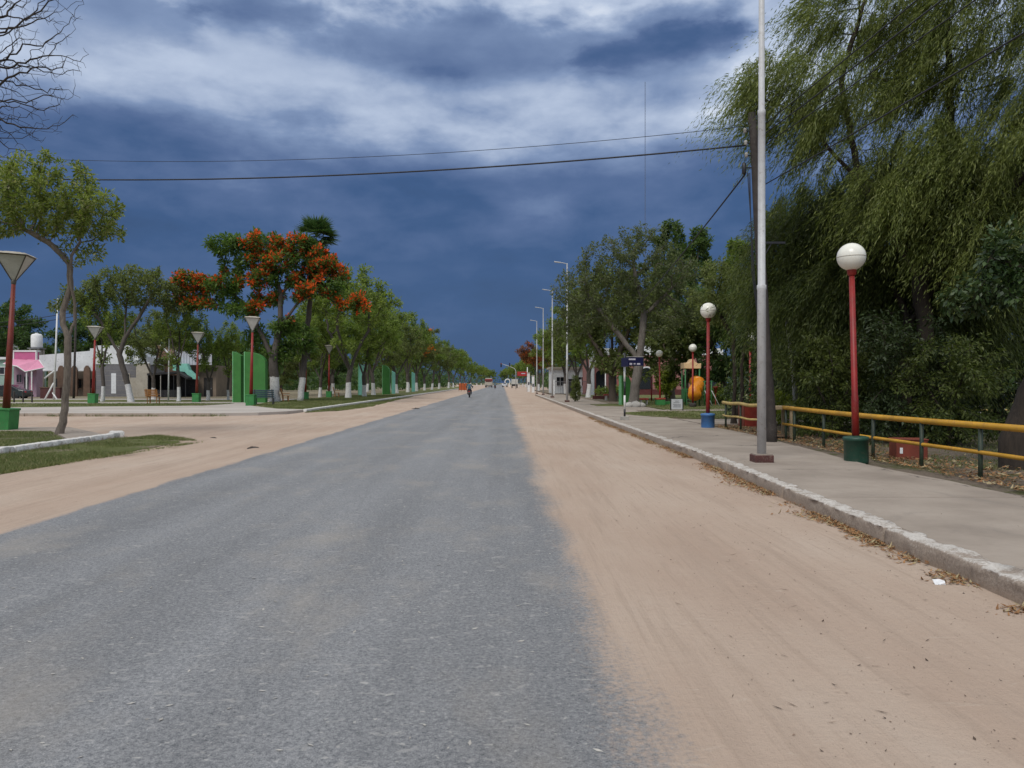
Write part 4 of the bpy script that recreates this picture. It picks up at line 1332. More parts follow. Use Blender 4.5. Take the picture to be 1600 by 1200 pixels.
for k, (px, Y, s_, lab) in enumerate(((745, 400, 0.95, 'far tree left of the road end behind the orange screen'), (752, 440, 1.0, 'far tree left of the bus'), (758, 480, 1.0, 'far tree just left of the vanishing point'), (764, 540, 1.05, 'farthest tree left of the vanishing point'),
                                     (796, 440, 1.0, 'far tree above the white arch'), (803, 380, 0.95, 'far tree right of the white arch'), (811, 340, 0.9, 'far tree behind the traffic light arm'), (822, 290, 0.95, 'far tree behind the red sign board'), (790, 520, 1.0, 'far tree right at the vanishing point'), (828, 235, 0.95, 'far tree before the rust coloured trees'))):
    R_tree('row%d' % (k % 3), px, Y, lab, s_, None, 'street_tree', -0.05)
R_tree('dense2', 958, 62, 'olive tree crowding behind the half-bare tree', 0.92, 0.9, 'park_tree', 0.15)
R_tree('tall0', 1050, 66, 'tall green tree with separate leafy clumps behind the playground', 0.98, 0.4, 'park_tree', 0.15)
R_tree('tall0', 1094, 72, 'second tall clumpy green tree behind the playground', 1.02, 2.4, 'park_tree', 0.15)
R_tree('tall1', 1150, 76, 'tall light green tree beside the leaning utility pole', 1.0, 4.4, 'park_tree', 0.15)
R_tree('dense2', 1070, 58, 'broad olive tree over the yellow slide', 0.66, 2.9, 'park_tree', 0.15)
R_tree('dense0', 1130, 56, 'dark tree behind the swing frame', 0.74, 3.7, 'park_tree', 0.15)
R_tree('dense1', 1195, 52, 'green tree behind the leaning utility pole', 0.80, 5.2, 'park_tree', 0.15)
R_tree('twin', 1146, 27.6, 'small dark twin-stemmed tree by the far railing section', 1.0, 0.0, 'park_tree', 0.1)
for k, (px, Y, kk, s, lab) in enumerate([(1270, 44, 'dense0', 0.85, 'dark tree deep in the park behind the drooping willows'), (1370, 40, 'dense0', 0.82, 'dark tree behind the red-posted globe lamp'), (1480, 50, 'dense1', 0.95, 'park tree seen through the gap above the railing'),
                                         (1600, 46, 'dense0', 0.9, 'dark park tree at the edge beyond the leaning trunk'), (1720, 40, 'dense0', 1.0, 'park tree past the edge behind the railing')]):
    R_tree(kk, px, Y, lab, s, None, 'park_tree', 0.1)


# --- weeping willows
def willow_leaves(N, P, Rr, nstr, seed, ln=(0.7, 1.9), wind=(-0.55, -0.05, -1.0), L=0.115, W=0.017, rmax=0.03, per=16):
    r = np.random.default_rng(seed)
    cand = np.where(Rr < rmax)[0]
    cand = cand[cand > 5]
    Q = N[cand]
    q = fbm(Q[:, 0] * 1.5 + 9, Q[:, 2] * 1.5 + Q[:, 1] * 1.1, seed, 2)
    wgt = 0.26 + np.clip((q - 0.42) / 0.16, 0, 1)
    pick = r.choice(len(cand), nstr, p=wgt / wgt.sum())
    idx = cand[pick]
    st = N[idx] + r.normal(0, 0.09, (nstr, 3))
    out_ = N[idx] - N[P[idx]]
    out_ /= np.linalg.norm(out_, axis=1)[:, None] + 1e-9
    sway = r.normal(0, 0.15, (len(N), 3))[idx]
    wd = np.array(wind) + sway + r.normal(0, 0.09, (nstr, 3))
    wd /= np.linalg.norm(wd, axis=1)[:, None]
    Ls = r.uniform(*ln, nstr) * r.uniform(0.75, 1.3, len(N))[idx]
    C, AX = [], []
    for k in range(per):
        t = (k + r.uniform(0, 1, nstr)) / per
        pos = st + out_ * (Ls * 0.35 * t * (1 - 0.4 * t))[:, None] + wd * (Ls * (0.25 * t + 0.75 * t * t))[:, None]
        tan = out_ * (0.35 * (1 - 0.8 * t))[:, None] + wd * (0.25 + 1.5 * t)[:, None]
        tan /= np.linalg.norm(tan, axis=1)[:, None]
        C.append(pos)
        AX.append(tan + r.normal(0, 0.27, (nstr, 3)))
    C, AX = np.concatenate(C), np.concatenate(AX)
    n = len(C)
    s = r.uniform(0.6, 1.3, n)
    return leaf_quads(C, AX, r.normal(0, 1, (n, 3)), L * s, W * s)


def make_willow(key, stems, blobs, nattr, nstr, seed, leaf, wind, per=16, L=0.115, W=0.02, bark='bark_dark', r_base=0.3, ln=(0.7, 1.9)):
    A = blob_points(blobs, nattr, seed, 0.25)
    N, P = colonize(stems, A, 0.26, 1.4, 0.42, seed=seed, jit=0.2)
    Rr = radii(N, P, r_base, 0.007)
    PROTO[key] = (branch_mesh(key + '_trunk', N, P, Rr, bark, rmin=0.008), np_mesh(key + '_crown', willow_leaves(N, P, Rr, nstr, seed + 1, ln, wind, L, W, 0.028, per), 4, leaf), None)


# big willow: stands behind the railing, crown over the pavement
WX, WY = 11.4, 20.8
make_willow('willow_big', [[(0, 0, -0.1), (-0.15, 0, 2.0), (-0.3, 0, 3.6)], [(-0.3, 0, 3.6), (-1.8, -0.4, 5.6), (-3.2, -0.6, 7.0), (-4.3, -0.8, 7.4)], [(-0.3, 0, 3.6), (0.4, 0, 6.5), (0.3, 0, 9.5)], [(-0.3, 0, 3.6), (1.6, -0.8, 5.8), (2.6, -1.2, 7.8)],
                           [(-1.8, -0.4, 5.6), (-2.0, 0.2, 8.0), (-1.6, 0, 9.6)]],
            [(-4.2, -0.6, 7.7, 0.75, 0.9, 0.5), (-3.5, -0.5, 8.0, 0.9, 1.1, 0.55), (-3.3, -0.5, 7.0, 0.9, 1.1, 0.5), (-2.5, -0.4, 7.9, 1.0, 1.3, 0.8), (-2.4, -0.3, 6.6, 0.9, 1.1, 0.6), (-1.7, 0, 7.4, 1.0, 1.3, 0.8), (-1.6, 0, 9.9, 1.6, 1.8, 1.0), (0.3, 0, 9.0, 1.8, 2.0, 1.6), (0.6, -0.3, 11.0, 2.0, 2.0, 1.2),
             (2.4, -0.8, 8.4, 1.8, 1.9, 1.6), (1.6, -1.6, 6.4, 1.6, 1.4, 1.1), (-0.2, -0.5, 6.0, 1.4, 1.5, 1.0), (3.4, -0.5, 6.6, 1.5, 1.8, 1.4), (-1.6, -0.6, 5.4, 0.9, 1.2, 0.6), (0.6, -1.2, 4.4, 1.4, 1.2, 0.8)],
            2800, 18000, 201, 'leaf_willow', (-0.58, -0.10, -1.0), 20, 0.115, 0.0165, r_base=0.17, ln=(0.6, 1.5))
plant_tree('willow_big', 'willow_tree', 'huge wind-blown weeping willow over the pavement and railing', 'tree', (WX, WY, 0.08), 0.0, 1.19)
# darker willow behind, hanging almost to the ground
make_willow('willow_low', [[(0, 0, -0.1), (0.1, 0, 1.6), (0.0, 0, 3.0)], [(0, 0, 3.0), (-1.2, 0, 4.6), (-1.8, 0, 5.6)], [(0, 0, 3.0), (0.9, 0, 5.2), (1.0, 0, 6.8)], [(0, 0, 3.0), (0.2, -1.2, 4.8)]],
            [(-1.6, 0, 5.6, 1.2, 1.5, 0.9), (-0.6, 0, 6.6, 1.5, 1.7, 0.9), (1.0, 0, 6.8, 1.6, 1.8, 1.0), (2.3, 0, 5.6, 1.3, 1.6, 1.0), (0.2, -1.2, 4.8, 1.6, 1.0, 1.0), (-1.7, -0.4, 4.2, 0.8, 1.2, 0.8), (1.6, -1.0, 3.8, 1.2, 1.0, 0.9), (-0.4, -1.0, 3.4, 1.2, 1.0, 0.8), (2.6, -0.4, 3.6, 1.0, 1.0, 0.9)],
            1500, 9500, 211, 'leaf_willow_dark', (-0.45, -0.05, -1.0), 19, 0.14, 0.020, r_base=0.13, ln=(0.8, 2.3))
plant_tree('willow_low', 'willow_tree', 'darker weeping willow hanging low behind the railing, beside the utility pole', 'tree', (X_at(1300, 23.5), 23.5, 0.08))
plant_tree('willow_low', 'willow_tree', 'second dark weeping willow behind the globe lamp with red post', 'tree', (X_at(1420, 21.5), 21.5, 0.08), 2.2, 1.05)
plant_tree('willow_low', 'willow_tree', 'dark weeping willow behind the red box and railing', 'tree', (X_at(1560, 24), 24, 0.08), 4.0, 1.15)
# glossy broad-leaved tree with the stout leaning trunk at the edge
make_tree('glossy', [[(0, 0, -0.1), (-0.05, 0, 0.5), (0.35, 0, 1.5), (0.8, 0, 2.6)], [(0.8, 0, 2.6), (0.0, -0.4, 3.4), (-0.9, -0.6, 3.6)], [(0.8, 0, 2.6), (1.4, 0, 4.4)], [(0.0, -0.4, 3.4), (0.2, -1.0, 3.8)]],
          [(-0.3, -0.5, 3.15, 0.9, 0.9, 0.5), (0.6, -0.6, 3.6, 1.0, 1.0, 0.6), (-1.1, -0.4, 2.9, 0.6, 0.7, 0.4), (0.3, -0.8, 2.7, 0.8, 0.7, 0.45), (1.4, 0, 4.2, 1.2, 1.2, 0.9), (-0.1, -0.4, 4.0, 0.8, 0.8, 0.4), (1.2, -0.7, 2.8, 0.9, 0.8, 0.5)],
          'leaf_gloss', 11000, 0.135, 0.058, 0.19, 0.25, 0.006, nattr=420, step=0.2, infl=1.0, kill=0.3, bark='bark_dark', seed=221, rmax=0.02, droop=-0.35)
plant_tree('glossy', 'broadleaf_tree', 'broad-leaved glossy tree with stout leaning trunk behind the near railing', 'tree', (X_at(1592, 13.8), 13.8, 0.08))


# --- thicket behind the railing: small trees leafy down to the ground
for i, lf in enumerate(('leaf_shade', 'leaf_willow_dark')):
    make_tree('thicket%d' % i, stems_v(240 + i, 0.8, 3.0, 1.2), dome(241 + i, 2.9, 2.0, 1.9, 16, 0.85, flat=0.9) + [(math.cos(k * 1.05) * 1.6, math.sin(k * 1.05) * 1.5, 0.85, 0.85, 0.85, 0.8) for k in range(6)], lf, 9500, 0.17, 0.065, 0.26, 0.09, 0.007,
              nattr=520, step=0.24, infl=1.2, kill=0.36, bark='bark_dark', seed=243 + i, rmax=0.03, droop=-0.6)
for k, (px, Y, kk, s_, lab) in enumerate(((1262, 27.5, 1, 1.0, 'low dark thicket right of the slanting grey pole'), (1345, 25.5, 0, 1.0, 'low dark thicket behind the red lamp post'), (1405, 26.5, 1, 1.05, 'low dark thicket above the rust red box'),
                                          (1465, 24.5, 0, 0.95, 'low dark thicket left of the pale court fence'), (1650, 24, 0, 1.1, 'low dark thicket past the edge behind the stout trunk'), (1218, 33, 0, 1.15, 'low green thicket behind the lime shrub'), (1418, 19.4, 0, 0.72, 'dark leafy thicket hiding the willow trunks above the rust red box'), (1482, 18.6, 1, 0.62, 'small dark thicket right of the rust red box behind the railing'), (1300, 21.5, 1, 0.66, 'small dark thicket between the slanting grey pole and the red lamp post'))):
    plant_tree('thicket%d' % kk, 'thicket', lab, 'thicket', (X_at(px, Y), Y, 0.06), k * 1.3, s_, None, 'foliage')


# --- bushes
def bush(key, leaf, blobs, n, L, W, seed, nattr=200, rb=0.04):
    make_tree(key, [[(0, 0, -0.05), (0, 0, 0.25)]], blobs, leaf, n, L, W, 0.10, rb, 0.004, nattr=nattr, step=0.09, infl=0.8, kill=0.16, seed=seed, rmax=0.02, upn=0.6)


bush('bush_col', 'leaf_olive', [(0, 0, 0.5, 0.42, 0.42, 0.45), (0.05, 0, 1.0, 0.42, 0.4, 0.45), (0, 0, 1.45, 0.3, 0.3, 0.35)], 2600, 0.11, 0.05, 231)
bush('bush_wide', 'leaf_row_light', [(0, 0, 0.55, 0.8, 0.7, 0.5), (0.8, 0.1, 0.6, 0.6, 0.6, 0.5), (-0.7, 0, 0.5, 0.6, 0.5, 0.45)], 2600, 0.14, 0.06, 232, 300)
bush('bush_lime', 'leaf_lime', [(0, 0, 0.7, 0.45, 0.45, 0.45), (0.35, 0, 0.85, 0.3, 0.3, 0.3), (-0.3, 0, 1.0, 0.3, 0.3, 0.3)], 1500, 0.13, 0.065, 233)
plant_tree('bush_col', 'bush', 'rounded reddish olive bush at the foot of the first tall lamp post', 'bush', (X_at(899, 61), 61, 0.15), 0, 1.15, None, 'foliage')
plant_tree('bush_wide', 'bush', 'wide light green bush by the orange-red planter seats', 'bush', (X_at(957, 72), 72, 0.17), 0, 1.25, None, 'foliage')
plant_tree('bush_lime', 'bush', 'lime green leafy shrub behind the beige counter', 'bush', (X_at(1222, 24.0), 24.0, 0.08), 0, 1.0, None, 'foliage')
plant_tree('bush_lime', 'bush', 'yellowish shrub beside the globe lamp with green and red box', 'bush', (X_at(1041, 58), 58, 0.17), 1.0, 2.0, None, 'foliage')
plant_tree('bush_wide', 'bush', 'low bush under the dark trees beyond the swing frame', 'bush', (X_at(1122, 52), 52, 0.17), 2.0, 1.3, None, 'foliage')

# ------------------------------------------------------------------ lamps, poles, cables
def globe_lamp(px, Y, z0, label, base, base_mat, post_mat='red_paint', sc=1.0, tilt=(0, 0), head='full', rim=None):
    t = thing('globe_lamp', label, 'lamp', (X_at(px, Y), Y, z0), 0, 'globe lamps in the park', tilt)
    t.scale = (sc, sc, sc)
    hb = 0.0
    if base == 'drum':
        hb = 0.47
        part('base', MB().lathe([(0.205, -0.05), (0.21, 0.0), (0.215, 0.02), (0.212, 0.38), (0.228, 0.385), (0.23, 0.43), (0.215, 0.455), (0.13, 0.47), (0.07, 0.475)], 28), base_mat, t, True)
    elif base == 'box':
        hb = 0.55
        bo = part('base', MB().box((0, 0, 0.2), (0.62, 0.62, 0.5)), base_mat, t, bevel=0.015)
        if rim:
            part('rim', MB().box((0, 0, 0.5), (0.68, 0.68, 0.11)), rim, bo, bevel=0.012)
    elif base == 'small':
        hb = 0.26
        part('base', MB().lathe([(0.21, -0.05), (0.21, 0.22), (0.17, 0.26), (0.06, 0.265)], 20), base_mat, t, True)
    zt = 3.52
    part('post', MB().tube([(0, 0, hb - 0.04), (0, 0, 1.2), (0, 0, 1.22), (0, 0, zt)], [0.066, 0.062, 0.055, 0.05], 14), post_mat, t, True)
    part('collar', MB().lathe([(0.055, zt - 0.08), (0.075, zt - 0.06), (0.085, zt + 0.03), (0.10, zt + 0.06)], 18), post_mat, t, True)
    if head == 'full':
        g = part('globe', MB().sphere((0, 0, zt + 0.27), 0.255, 32, 20), 'globe_glass', t, True)
        part('seam', MB().lathe([(0.2575, zt + 0.262), (0.2585, zt + 0.268), (0.2575, zt + 0.274)], 32), 'lamp_cap', g, True)
    else:                                   # broken globe: only the upper shell is left
        prof = [(0.255 * math.cos(a), zt + 0.27 + 0.255 * math.sin(a)) for a in np.linspace(-0.1, 1.5, 9)]
        part('globe', MB().lathe(prof, 24), 'globe_glass', t, True)
    return t


globe_lamp(1338, 14.6, 0.145, 'globe lamp on red post in a dark green drum beside the yellow railing', 'drum', 'dark_green_paint', 'red_paint', 1.0, (0, R(-1.4)))
globe_lamp(1106, 25.5, 0.145, 'globe lamp on red post in a blue drum on the pavement', 'drum', 'blue_paint', 'red_paint', 1.0, (0, R(0.2)))
globe_lamp(1031.5, 49.5, 0.17, 'globe lamp with green box and red rim near the half-bare tree', 'box', 'green_box', 'red_paint', 0.86, (0, R(-1.0)), rim='seat_red')
globe_lamp(1082.5, 46.5, 0.17, 'globe lamp on dark drum in front of the yellow slide', 'small', 'post_dark', 'red_paint', 0.92)
globe_lamp(1018, 62, 0.17, 'dim globe lamp on crimson post left of the green and red lamp box', 'none', 'red_paint', 'red_paint', 0.85, (0, R(-0.6)), 'half')
globe_lamp(930.5, 84, 0.15, 'small globe lamp by the pink building corner', 'none', 'red_paint', 'red_brown_paint', 0.95, (0, 0), 'half')
globe_lamp(946, 78, 0.15, 'globe lamp on a white post behind the orange-red planter seats', 'none', 'white_paint', 'white_paint', 0.98, (0, 0), 'half')
globe_lamp(966, 74, 0.15, 'globe lamp on orange-red post beside the street name sign', 'none', 'red_brown_paint', 'seat_red', 0.95, (0, 0), 'half')
globe_lamp(1172, 40, 0.12, 'globe lamp on a bright red post behind the twin-stemmed tree', 'none', 'red_paint', 'red_paint', 1.0)


def cone_lamp(px, Y, z0, label, tilt=0.0, sc=1.0, post='red_brown_paint'):
    t = thing('cone_lamp', label, 'lamp', (X_at(px, Y), Y, z0), 0, 'lamps with funnel heads in green boxes', (0, R(tilt)))
    t.scale = (sc, sc, sc)
    b = part('base', MB().box((0, 0, 0.3), (0.52, 0.52, 0.72), taper=1.04), 'green_box', t, bevel=0.012)
    part('rim', MB().box((0, 0, 0.665), (0.585, 0.585, 0.065)), 'green_box', b, bevel=0.01)
    part('post', MB().tube([(0, 0, 0.6), (0, 0, 4.65)], [0.115, 0.062], 14), post, t, True)
    part('neck', MB().lathe([(0.05, 4.6), (0.075, 4.66), (0.08, 4.74), (0.06, 4.78)], 14), 'lamp_frame', t, True)
    hd = thing_part = link('lamp_head', None, t, (0, 0, 4.76))
    hd.rotation_euler = (0, 0, R(14))
    lo, hi, H = 0.05, 0.45, 0.78
    c0 = [(-1, -1), (1, -1), (1, 1), (-1, 1)]
    for k in range(4):
        a, bb = c0[k], c0[(k + 1) % 4]
        s = 0.985
        v = [(a[0] * lo * s, a[1] * lo * s, 0.0), (bb[0] * lo * s, bb[1] * lo * s, 0.0), (bb[0] * hi * s, bb[1] * hi * s, H), (a[0] * hi * s, a[1] * hi * s, H)]
        n = Vector((a[0] + bb[0], a[1] + bb[1], 0)).normalized() * -0.012
        v2 = [Vector(q) + n for q in v]
        part('pane', MB().add(v + v2, [(0, 1, 2, 3), (7, 6, 5, 4), (0, 4, 5, 1), (1, 5, 6, 2), (2, 6, 7, 3), (3, 7, 4, 0)]), 'lamp_panel', hd)
    fr = MB()
    for k in range(4):
        a, bb = c0[k], c0[(k + 1) % 4]
        fr.tube([(a[0] * lo, a[1] * lo, 0), (a[0] * hi, a[1] * hi, H)], 0.02, 6)
        fr.tube([(a[0] * hi, a[1] * hi, H), (bb[0] * hi, bb[1] * hi, H)], 0.022, 6)
    part('frame', fr, 'lamp_frame', hd)
    part('cap', MB().box((0, 0, H + 0.045), (1.0, 1.0, 0.06), taper=0.8).box((0, 0, H + 0.09), (0.66, 0.66, 0.04), taper=0.6), 'lamp_cap', hd, bevel=0.008)
    return t


cone_lamp(8, 25.0, 0.10, 'leaning funnel lamp on red post in green box on the near lawn', 3.3, 1.0)
cone_lamp(145, 56.0, 0.155, 'funnel lamp with green box in front of the grey block building', 2.0, 0.97, 'red_paint')
cone_lamp(392, 50.0, 0.155, 'funnel lamp with green box beside the blue bench and green monument', 1.2, 1.0, 'red_paint')
cone_lamp(307, 59.0, 0.155, 'funnel lamp with green box before the turquoise awning', 1.4, 0.93, 'red_brown_paint')
cone_lamp(477, 68.0, 0.155, 'funnel lamp with green box just past the fan palm', 0.6, 0.93, 'red_paint')
cone_lamp(514, 76.0, 0.155, 'funnel lamp with green box under the second street tree', 0.3, 0.90, 'red_paint')


def tall_lamp(Y, X, label, z0=0.145, H=10.4):
    t = thing('street_light', label, 'street light', (X, Y, z0), 0, 'tall galvanised street lights along the pavement')
    bb = part('footing', MB().box((0, 0, 0.045), (0.34, 0.34, 0.19)), 'maroon_block', t, bevel=0.012)
    part('footing_top', MB().box((0, 0, 0.15), (0.31, 0.31, 0.02)), 'concrete', bb)
    pts = [(0, 0.10, 0.092), (0, 3.15, 0.088), (0, 3.17, 0.096), (0, 3.24, 0.094), (0, 3.25, 0.076), (0, 6.35, 0.074), (0, 6.36, 0.08), (0, 6.44, 0.078), (0, 6.45, 0.062), (0, H - 0.1, 0.055), (0, H, 0.05)]
    part('pole', MB().tube([(0, 0, z) for _, z, _ in pts], [r * 0.88 for _, _, r in pts], 16), 'galvanised', t, True)
    ar = part('arm', MB().tube([(0, 0, H - 0.05), (-0.3, 0, H + 0.03), (-0.5, 0, H + 0.06)], [0.035, 0.032, 0.03], 8), 'galvanised', t, True)
    part('lamp_head', MB().box((-0.72, 0, H + 0.09), (0.52, 0.2, 0.07), Matrix.Rotation(R(8), 3, 'Y')), 'galvanised', t, bevel=0.015)
    return t


tall_lamp(14.4, X_at(1190, 14.4), 'tall galvanised street light post nearest, in front of the utility pole')
for Y, lab in ((59, 'second tall street light, beside the reddish olive bush'), (76.5, 'third tall street light along the pavement'), (94.5, 'fourth tall street light, at the end of the kerb'), (112, 'fifth tall street light, before the rust coloured tree')):
    tall_lamp(Y, 4.85 if Y < 90 else 4.9, lab, 0.145 if Y < 96 else -0.02)

UP = (X_at(1206, 19.4), 19.4, 0.1)


def utility_pole(loc, label, lean=(-0.49, 0.0), H=8.15):
    t = thing('utility_pole', label, 'utility pole', loc, 0, 'wooden utility poles')
    zs = np.linspace(-0.3, H, 14)
    part('pole', MB().tube([(lean[0] * max(z, 0) / H + 0.01 * math.sin(z * 2), lean[1] * max(z, 0) / H, z) for z in zs], [0.135 - 0.005 * z for z in zs], 12), 'post_dark', t, True)
    br = MB()
    lx = lambda z: lean[0] * z / H
    for z in (H - 0.45, H - 0.75, H - 1.05, H - 1.35):
        br.tube([(lx(z) - 0.22, 0, z), (lx(z) + 0.18, 0, z)], 0.016, 6)
    part('bracket', br, 'black_metal', t)
    for z in (H - 0.45, H - 0.75, H - 1.05):
        part('insulator', MB().lathe([(0.02, 0), (0.045, 0.02), (0.035, 0.06), (0.05, 0.08), (0.03, 0.12)], 10, (lx(z) - 0.2, 0, z - 0.05)), 'stone_pale', t, True)
    part('arm', MB().box((lx(5.0) + 0.33, 0.0, 4.95), (0.6, 0.05, 0.05)).tube([(lx(4.6) + 0.05, 0, 4.55), (lx(5) + 0.3, 0, 4.95)], 0.018, 6), 'black_metal', t)
    dn = MB()
    for k in range(3):
        dn.tube([(lx(H - 1.4) - 0.15 - 0.03 * k, -0.05, H - 1.5), (lx(4.5) - 0.24 + 0.03 * k, -0.06, 4.2), (lx(2.5) - 0.13, -0.1, 2.3), (lx(0.4) - 0.13, -0.09, 0.4)], 0.009, 5)
    part('down_cable', dn, 'wire_black', t)
    return t


utility_pole(UP, 'dark leaning wooden utility pole carrying the cables, behind the nearest tall street light')
PA, PB, PC = (-21.0, 27.0, 0.0), (7.6, -24.0, 0.05), (9.2, 66.0, 0.1)
utility_pole(PA, 'wooden utility pole across the road holding the far end of the two span cables', (0, 0), 9.9)
utility_pole(PB, 'wooden utility pole back along the pavement behind the viewer', (0, 0), 8.3)
utility_pole(PC, 'wooden utility pole among the park trees holding the sloping cable', (0, 0), 7.2)
upx = lambda z: UP[0] - 0.49 * z / 8.15


def cable(a, b, sag, rad, label, name='overhead_cable', n=40):
    a, b = Vector(a), Vector(b)
    pts = [a.lerp(b, k / n) - Vector((0, 0, sag * 4 * (k / n) * (1 - k / n))) for k in range(n + 1)]
    o = part(name, MB().tube(pts, rad, 6), 'wire_black', None, True)
    return tag(o, label, 'cable', 'overhead cables')


cable((upx(7.4) - 0.2, 19.4, 7.45), (PA[0], 27.0, 8.8), 0.50, 0.021, 'thick black cable spanning the whole sky from the leaning pole')
cable((upx(7.8) - 0.2, 19.4, 7.92), (PA[0], 27.0, 9.6), 0.62, 0.0075, 'thin upper wire spanning the sky above the thick black cable')
cable((upx(6.9) - 0.26, 19.35, 6.72), (PC[0], 66.0, 6.2), 0.4, 0.022, 'cable sloping down from the pole to the park treetops')
cable((upx(7.8) + 0.15, 19.4, 7.85), (PB[0], -24, 8.15), 0.5, 0.012, 'topmost cable running through the willow towards the viewer')
cable((upx(7.5) + 0.15, 19.4, 7.65), (PB[0] + 0.3, -24, 7.6), 0.5, 0.014, 'second cable running through the willow towards the viewer')
cable((upx(7.2) + 0.15, 19.4, 7.4), (PB[0] + 0.5, -24, 7.0), 0.5, 0.010, 'third cable running through the willow towards the viewer')
cable((upx(6.4) + 0.15, 19.4, 6.45), (PB[0] + 0.7, -24, 6.2), 0.35, 0.013, 'lowest cable crossing the willow below the others')
o = part('splice_box', MB().lathe([(0.03, -0.14), (0.052, -0.12), (0.052, 0.12), (0.03, 0.14)], 12, (upx(6.9) - 0.30, 19.3, 6.85)), 'black_metal', None, True)
tag(o, 'black cable splice canister hanging beside the utility pole', 'splice box')

# radio mast far away
t = thing('radio_mast', 'very tall thin radio mast faint against the storm cloud', 'mast', (X_at(1008, 450), 450, -0.3))
b = MB()
for k in range(3):
    a = 2 * math.pi * k / 3
    b.tube([(0.22 * math.cos(a), 0.22 * math.sin(a), 0), (0.22 * math.cos(a), 0.22 * math.sin(a), 174)], 0.05, 4)
part('legs', b, 'steel_pale', t)
b = MB()
for z in np.arange(0, 173, 1.6):
    for k in range(3):
        a, c = 2 * math.pi * k / 3, 2 * math.pi * (k + 1) / 3
        b.tube([(0.22 * math.cos(a), 0.22 * math.sin(a), z), (0.22 * math.cos(c), 0.22 * math.sin(c), z + 0.8)], 0.02, 3, False)
part('lattice', b, 'steel_pale', t)

# ------------------------------------------------------------------ railing and things behind it
RX = 7.35


def railing(y0, y1, posts, label, mat, zt=0.94, zm=0.52, xo=0.0):
    t = thing('railing', label, 'railing', (RX + xo, y0, 0.08), 0, 'yellow pipe railings')
    for py in posts:
        part('post', MB().tube([(random.uniform(-.01, .01), py - y0, -0.15), (0, py - y0, zt - 0.08)], 0.034, 10), 'post_green', t, True)
    for nm, z, rr in (('top_rail', zt - 0.08, 0.052), ('lower_rail', zm - 0.08, 0.033)):
        n = 14
        part(nm, MB().tube([(0.012 * math.sin(k * 1.3), (y1 - y0) * k / n, z + 0.014 * math.sin(k * 0.9 + z)) for k in range(n + 1)], rr, 12), mat, t, True)
    return t


railing(-4.0, 20.6, [-3.4, -1.4, 0.4, 2.2, 4.0, 5.8, 7.6, 9.4, 12.1, 13.8, 15.6, 18.0, 19.8, 20.4], 'long yellow pipe railing on green posts along the pavement edge', 'yellow_paint')
railing(22.2, 26.2, [22.6, 24.3, 25.9], 'short faded yellow railing section beyond the beige counter', 'yellow_faded')

t = thing('masonry_counter', 'beige counter with brown panel standing in the gap of the railing', 'counter', (X_at(1210, 20.9), 20.9, 0.08))
part('top', MB().box((0.08, 0, 0.86), (0.62, 0.75, 0.09)), 'beige_block', t, bevel=0.01)
for x, y in ((-0.18, -0.3), (0.33, -0.3), (-0.18, 0.3), (0.33, 0.3)):
    part('leg', MB().box((x, y, 0.38), (0.065, 0.065, 0.90)), 'beige_block', t, bevel=0.006)
part('panel', MB().box((-0.02, 0.2, 0.46), (0.26, 0.04, 0.66)), 'brown_panel', t)
part('shelf', MB().box((0.08, 0, 0.12), (0.55, 0.6, 0.03)), 'brown_panel', t)

t = thing('utility_box', 'rust red metal box with a white sticker on the soil behind the railing', 'box', (X_at(1419, 15.6), 15.6, 0.06), R(-8))
part('body', MB().box((0, 0, 0.2), (0.58, 0.42, 0.42)), 'red_box', t, bevel=0.012)
part('lid', MB().box((0, 0, 0.425), (0.61, 0.45, 0.03)), 'red_box', t, bevel=0.008)
part('sticker', MB().box((-0.2, -0.2125, 0.21), (0.055, 0.004, 0.115)), 'paper', t)
t = thing('utility_box', 'taller orange-red box behind the faded railing section', 'box', (X_at(1169, 26.5), 26.5, 0.06), R(6))
part('body', MB().box((0, 0, 0.38), (0.5, 0.45, 0.8)), 'red_box', t, bevel=0.015)
part('door', MB().box((0, -0.23, 0.38), (0.42, 0.02, 0.66)), 'seat_red', t, bevel=0.004)

# white and yellow fence of a sports court seen through the trees
t = thing('court_fence', 'pale yellow and white low fence seen under the trees beyond the railing', 'fence', (18, 33, 0.1))
for k in range(9):
    part('post', MB().box((k * 1.0, 0, 0.5), (0.08, 0.08, 1.2)), 'white_paint', t)
for z in (0.35, 0.7, 1.05):
    part('rail', MB().tube([(-0.3, -0.06, z), (8.3, -0.06, z)], 0.035, 8), 'yellow_faded', t, True)

# pale slanted trunk/pole leaning among the willows
o = part('leaning_pole', MB().tube([(X_at(1246, 24.5), 24.5, 0.0), (X_at(1240, 24.5), 24.5, 2.0), (X_at(1229, 24.5), 24.5, 3.6)], [0.085, 0.08, 0.07], 10), 'stone_pale', None, True)
tag(o, 'slanting pale grey pole among the foliage right of the lime shrub', 'pole')

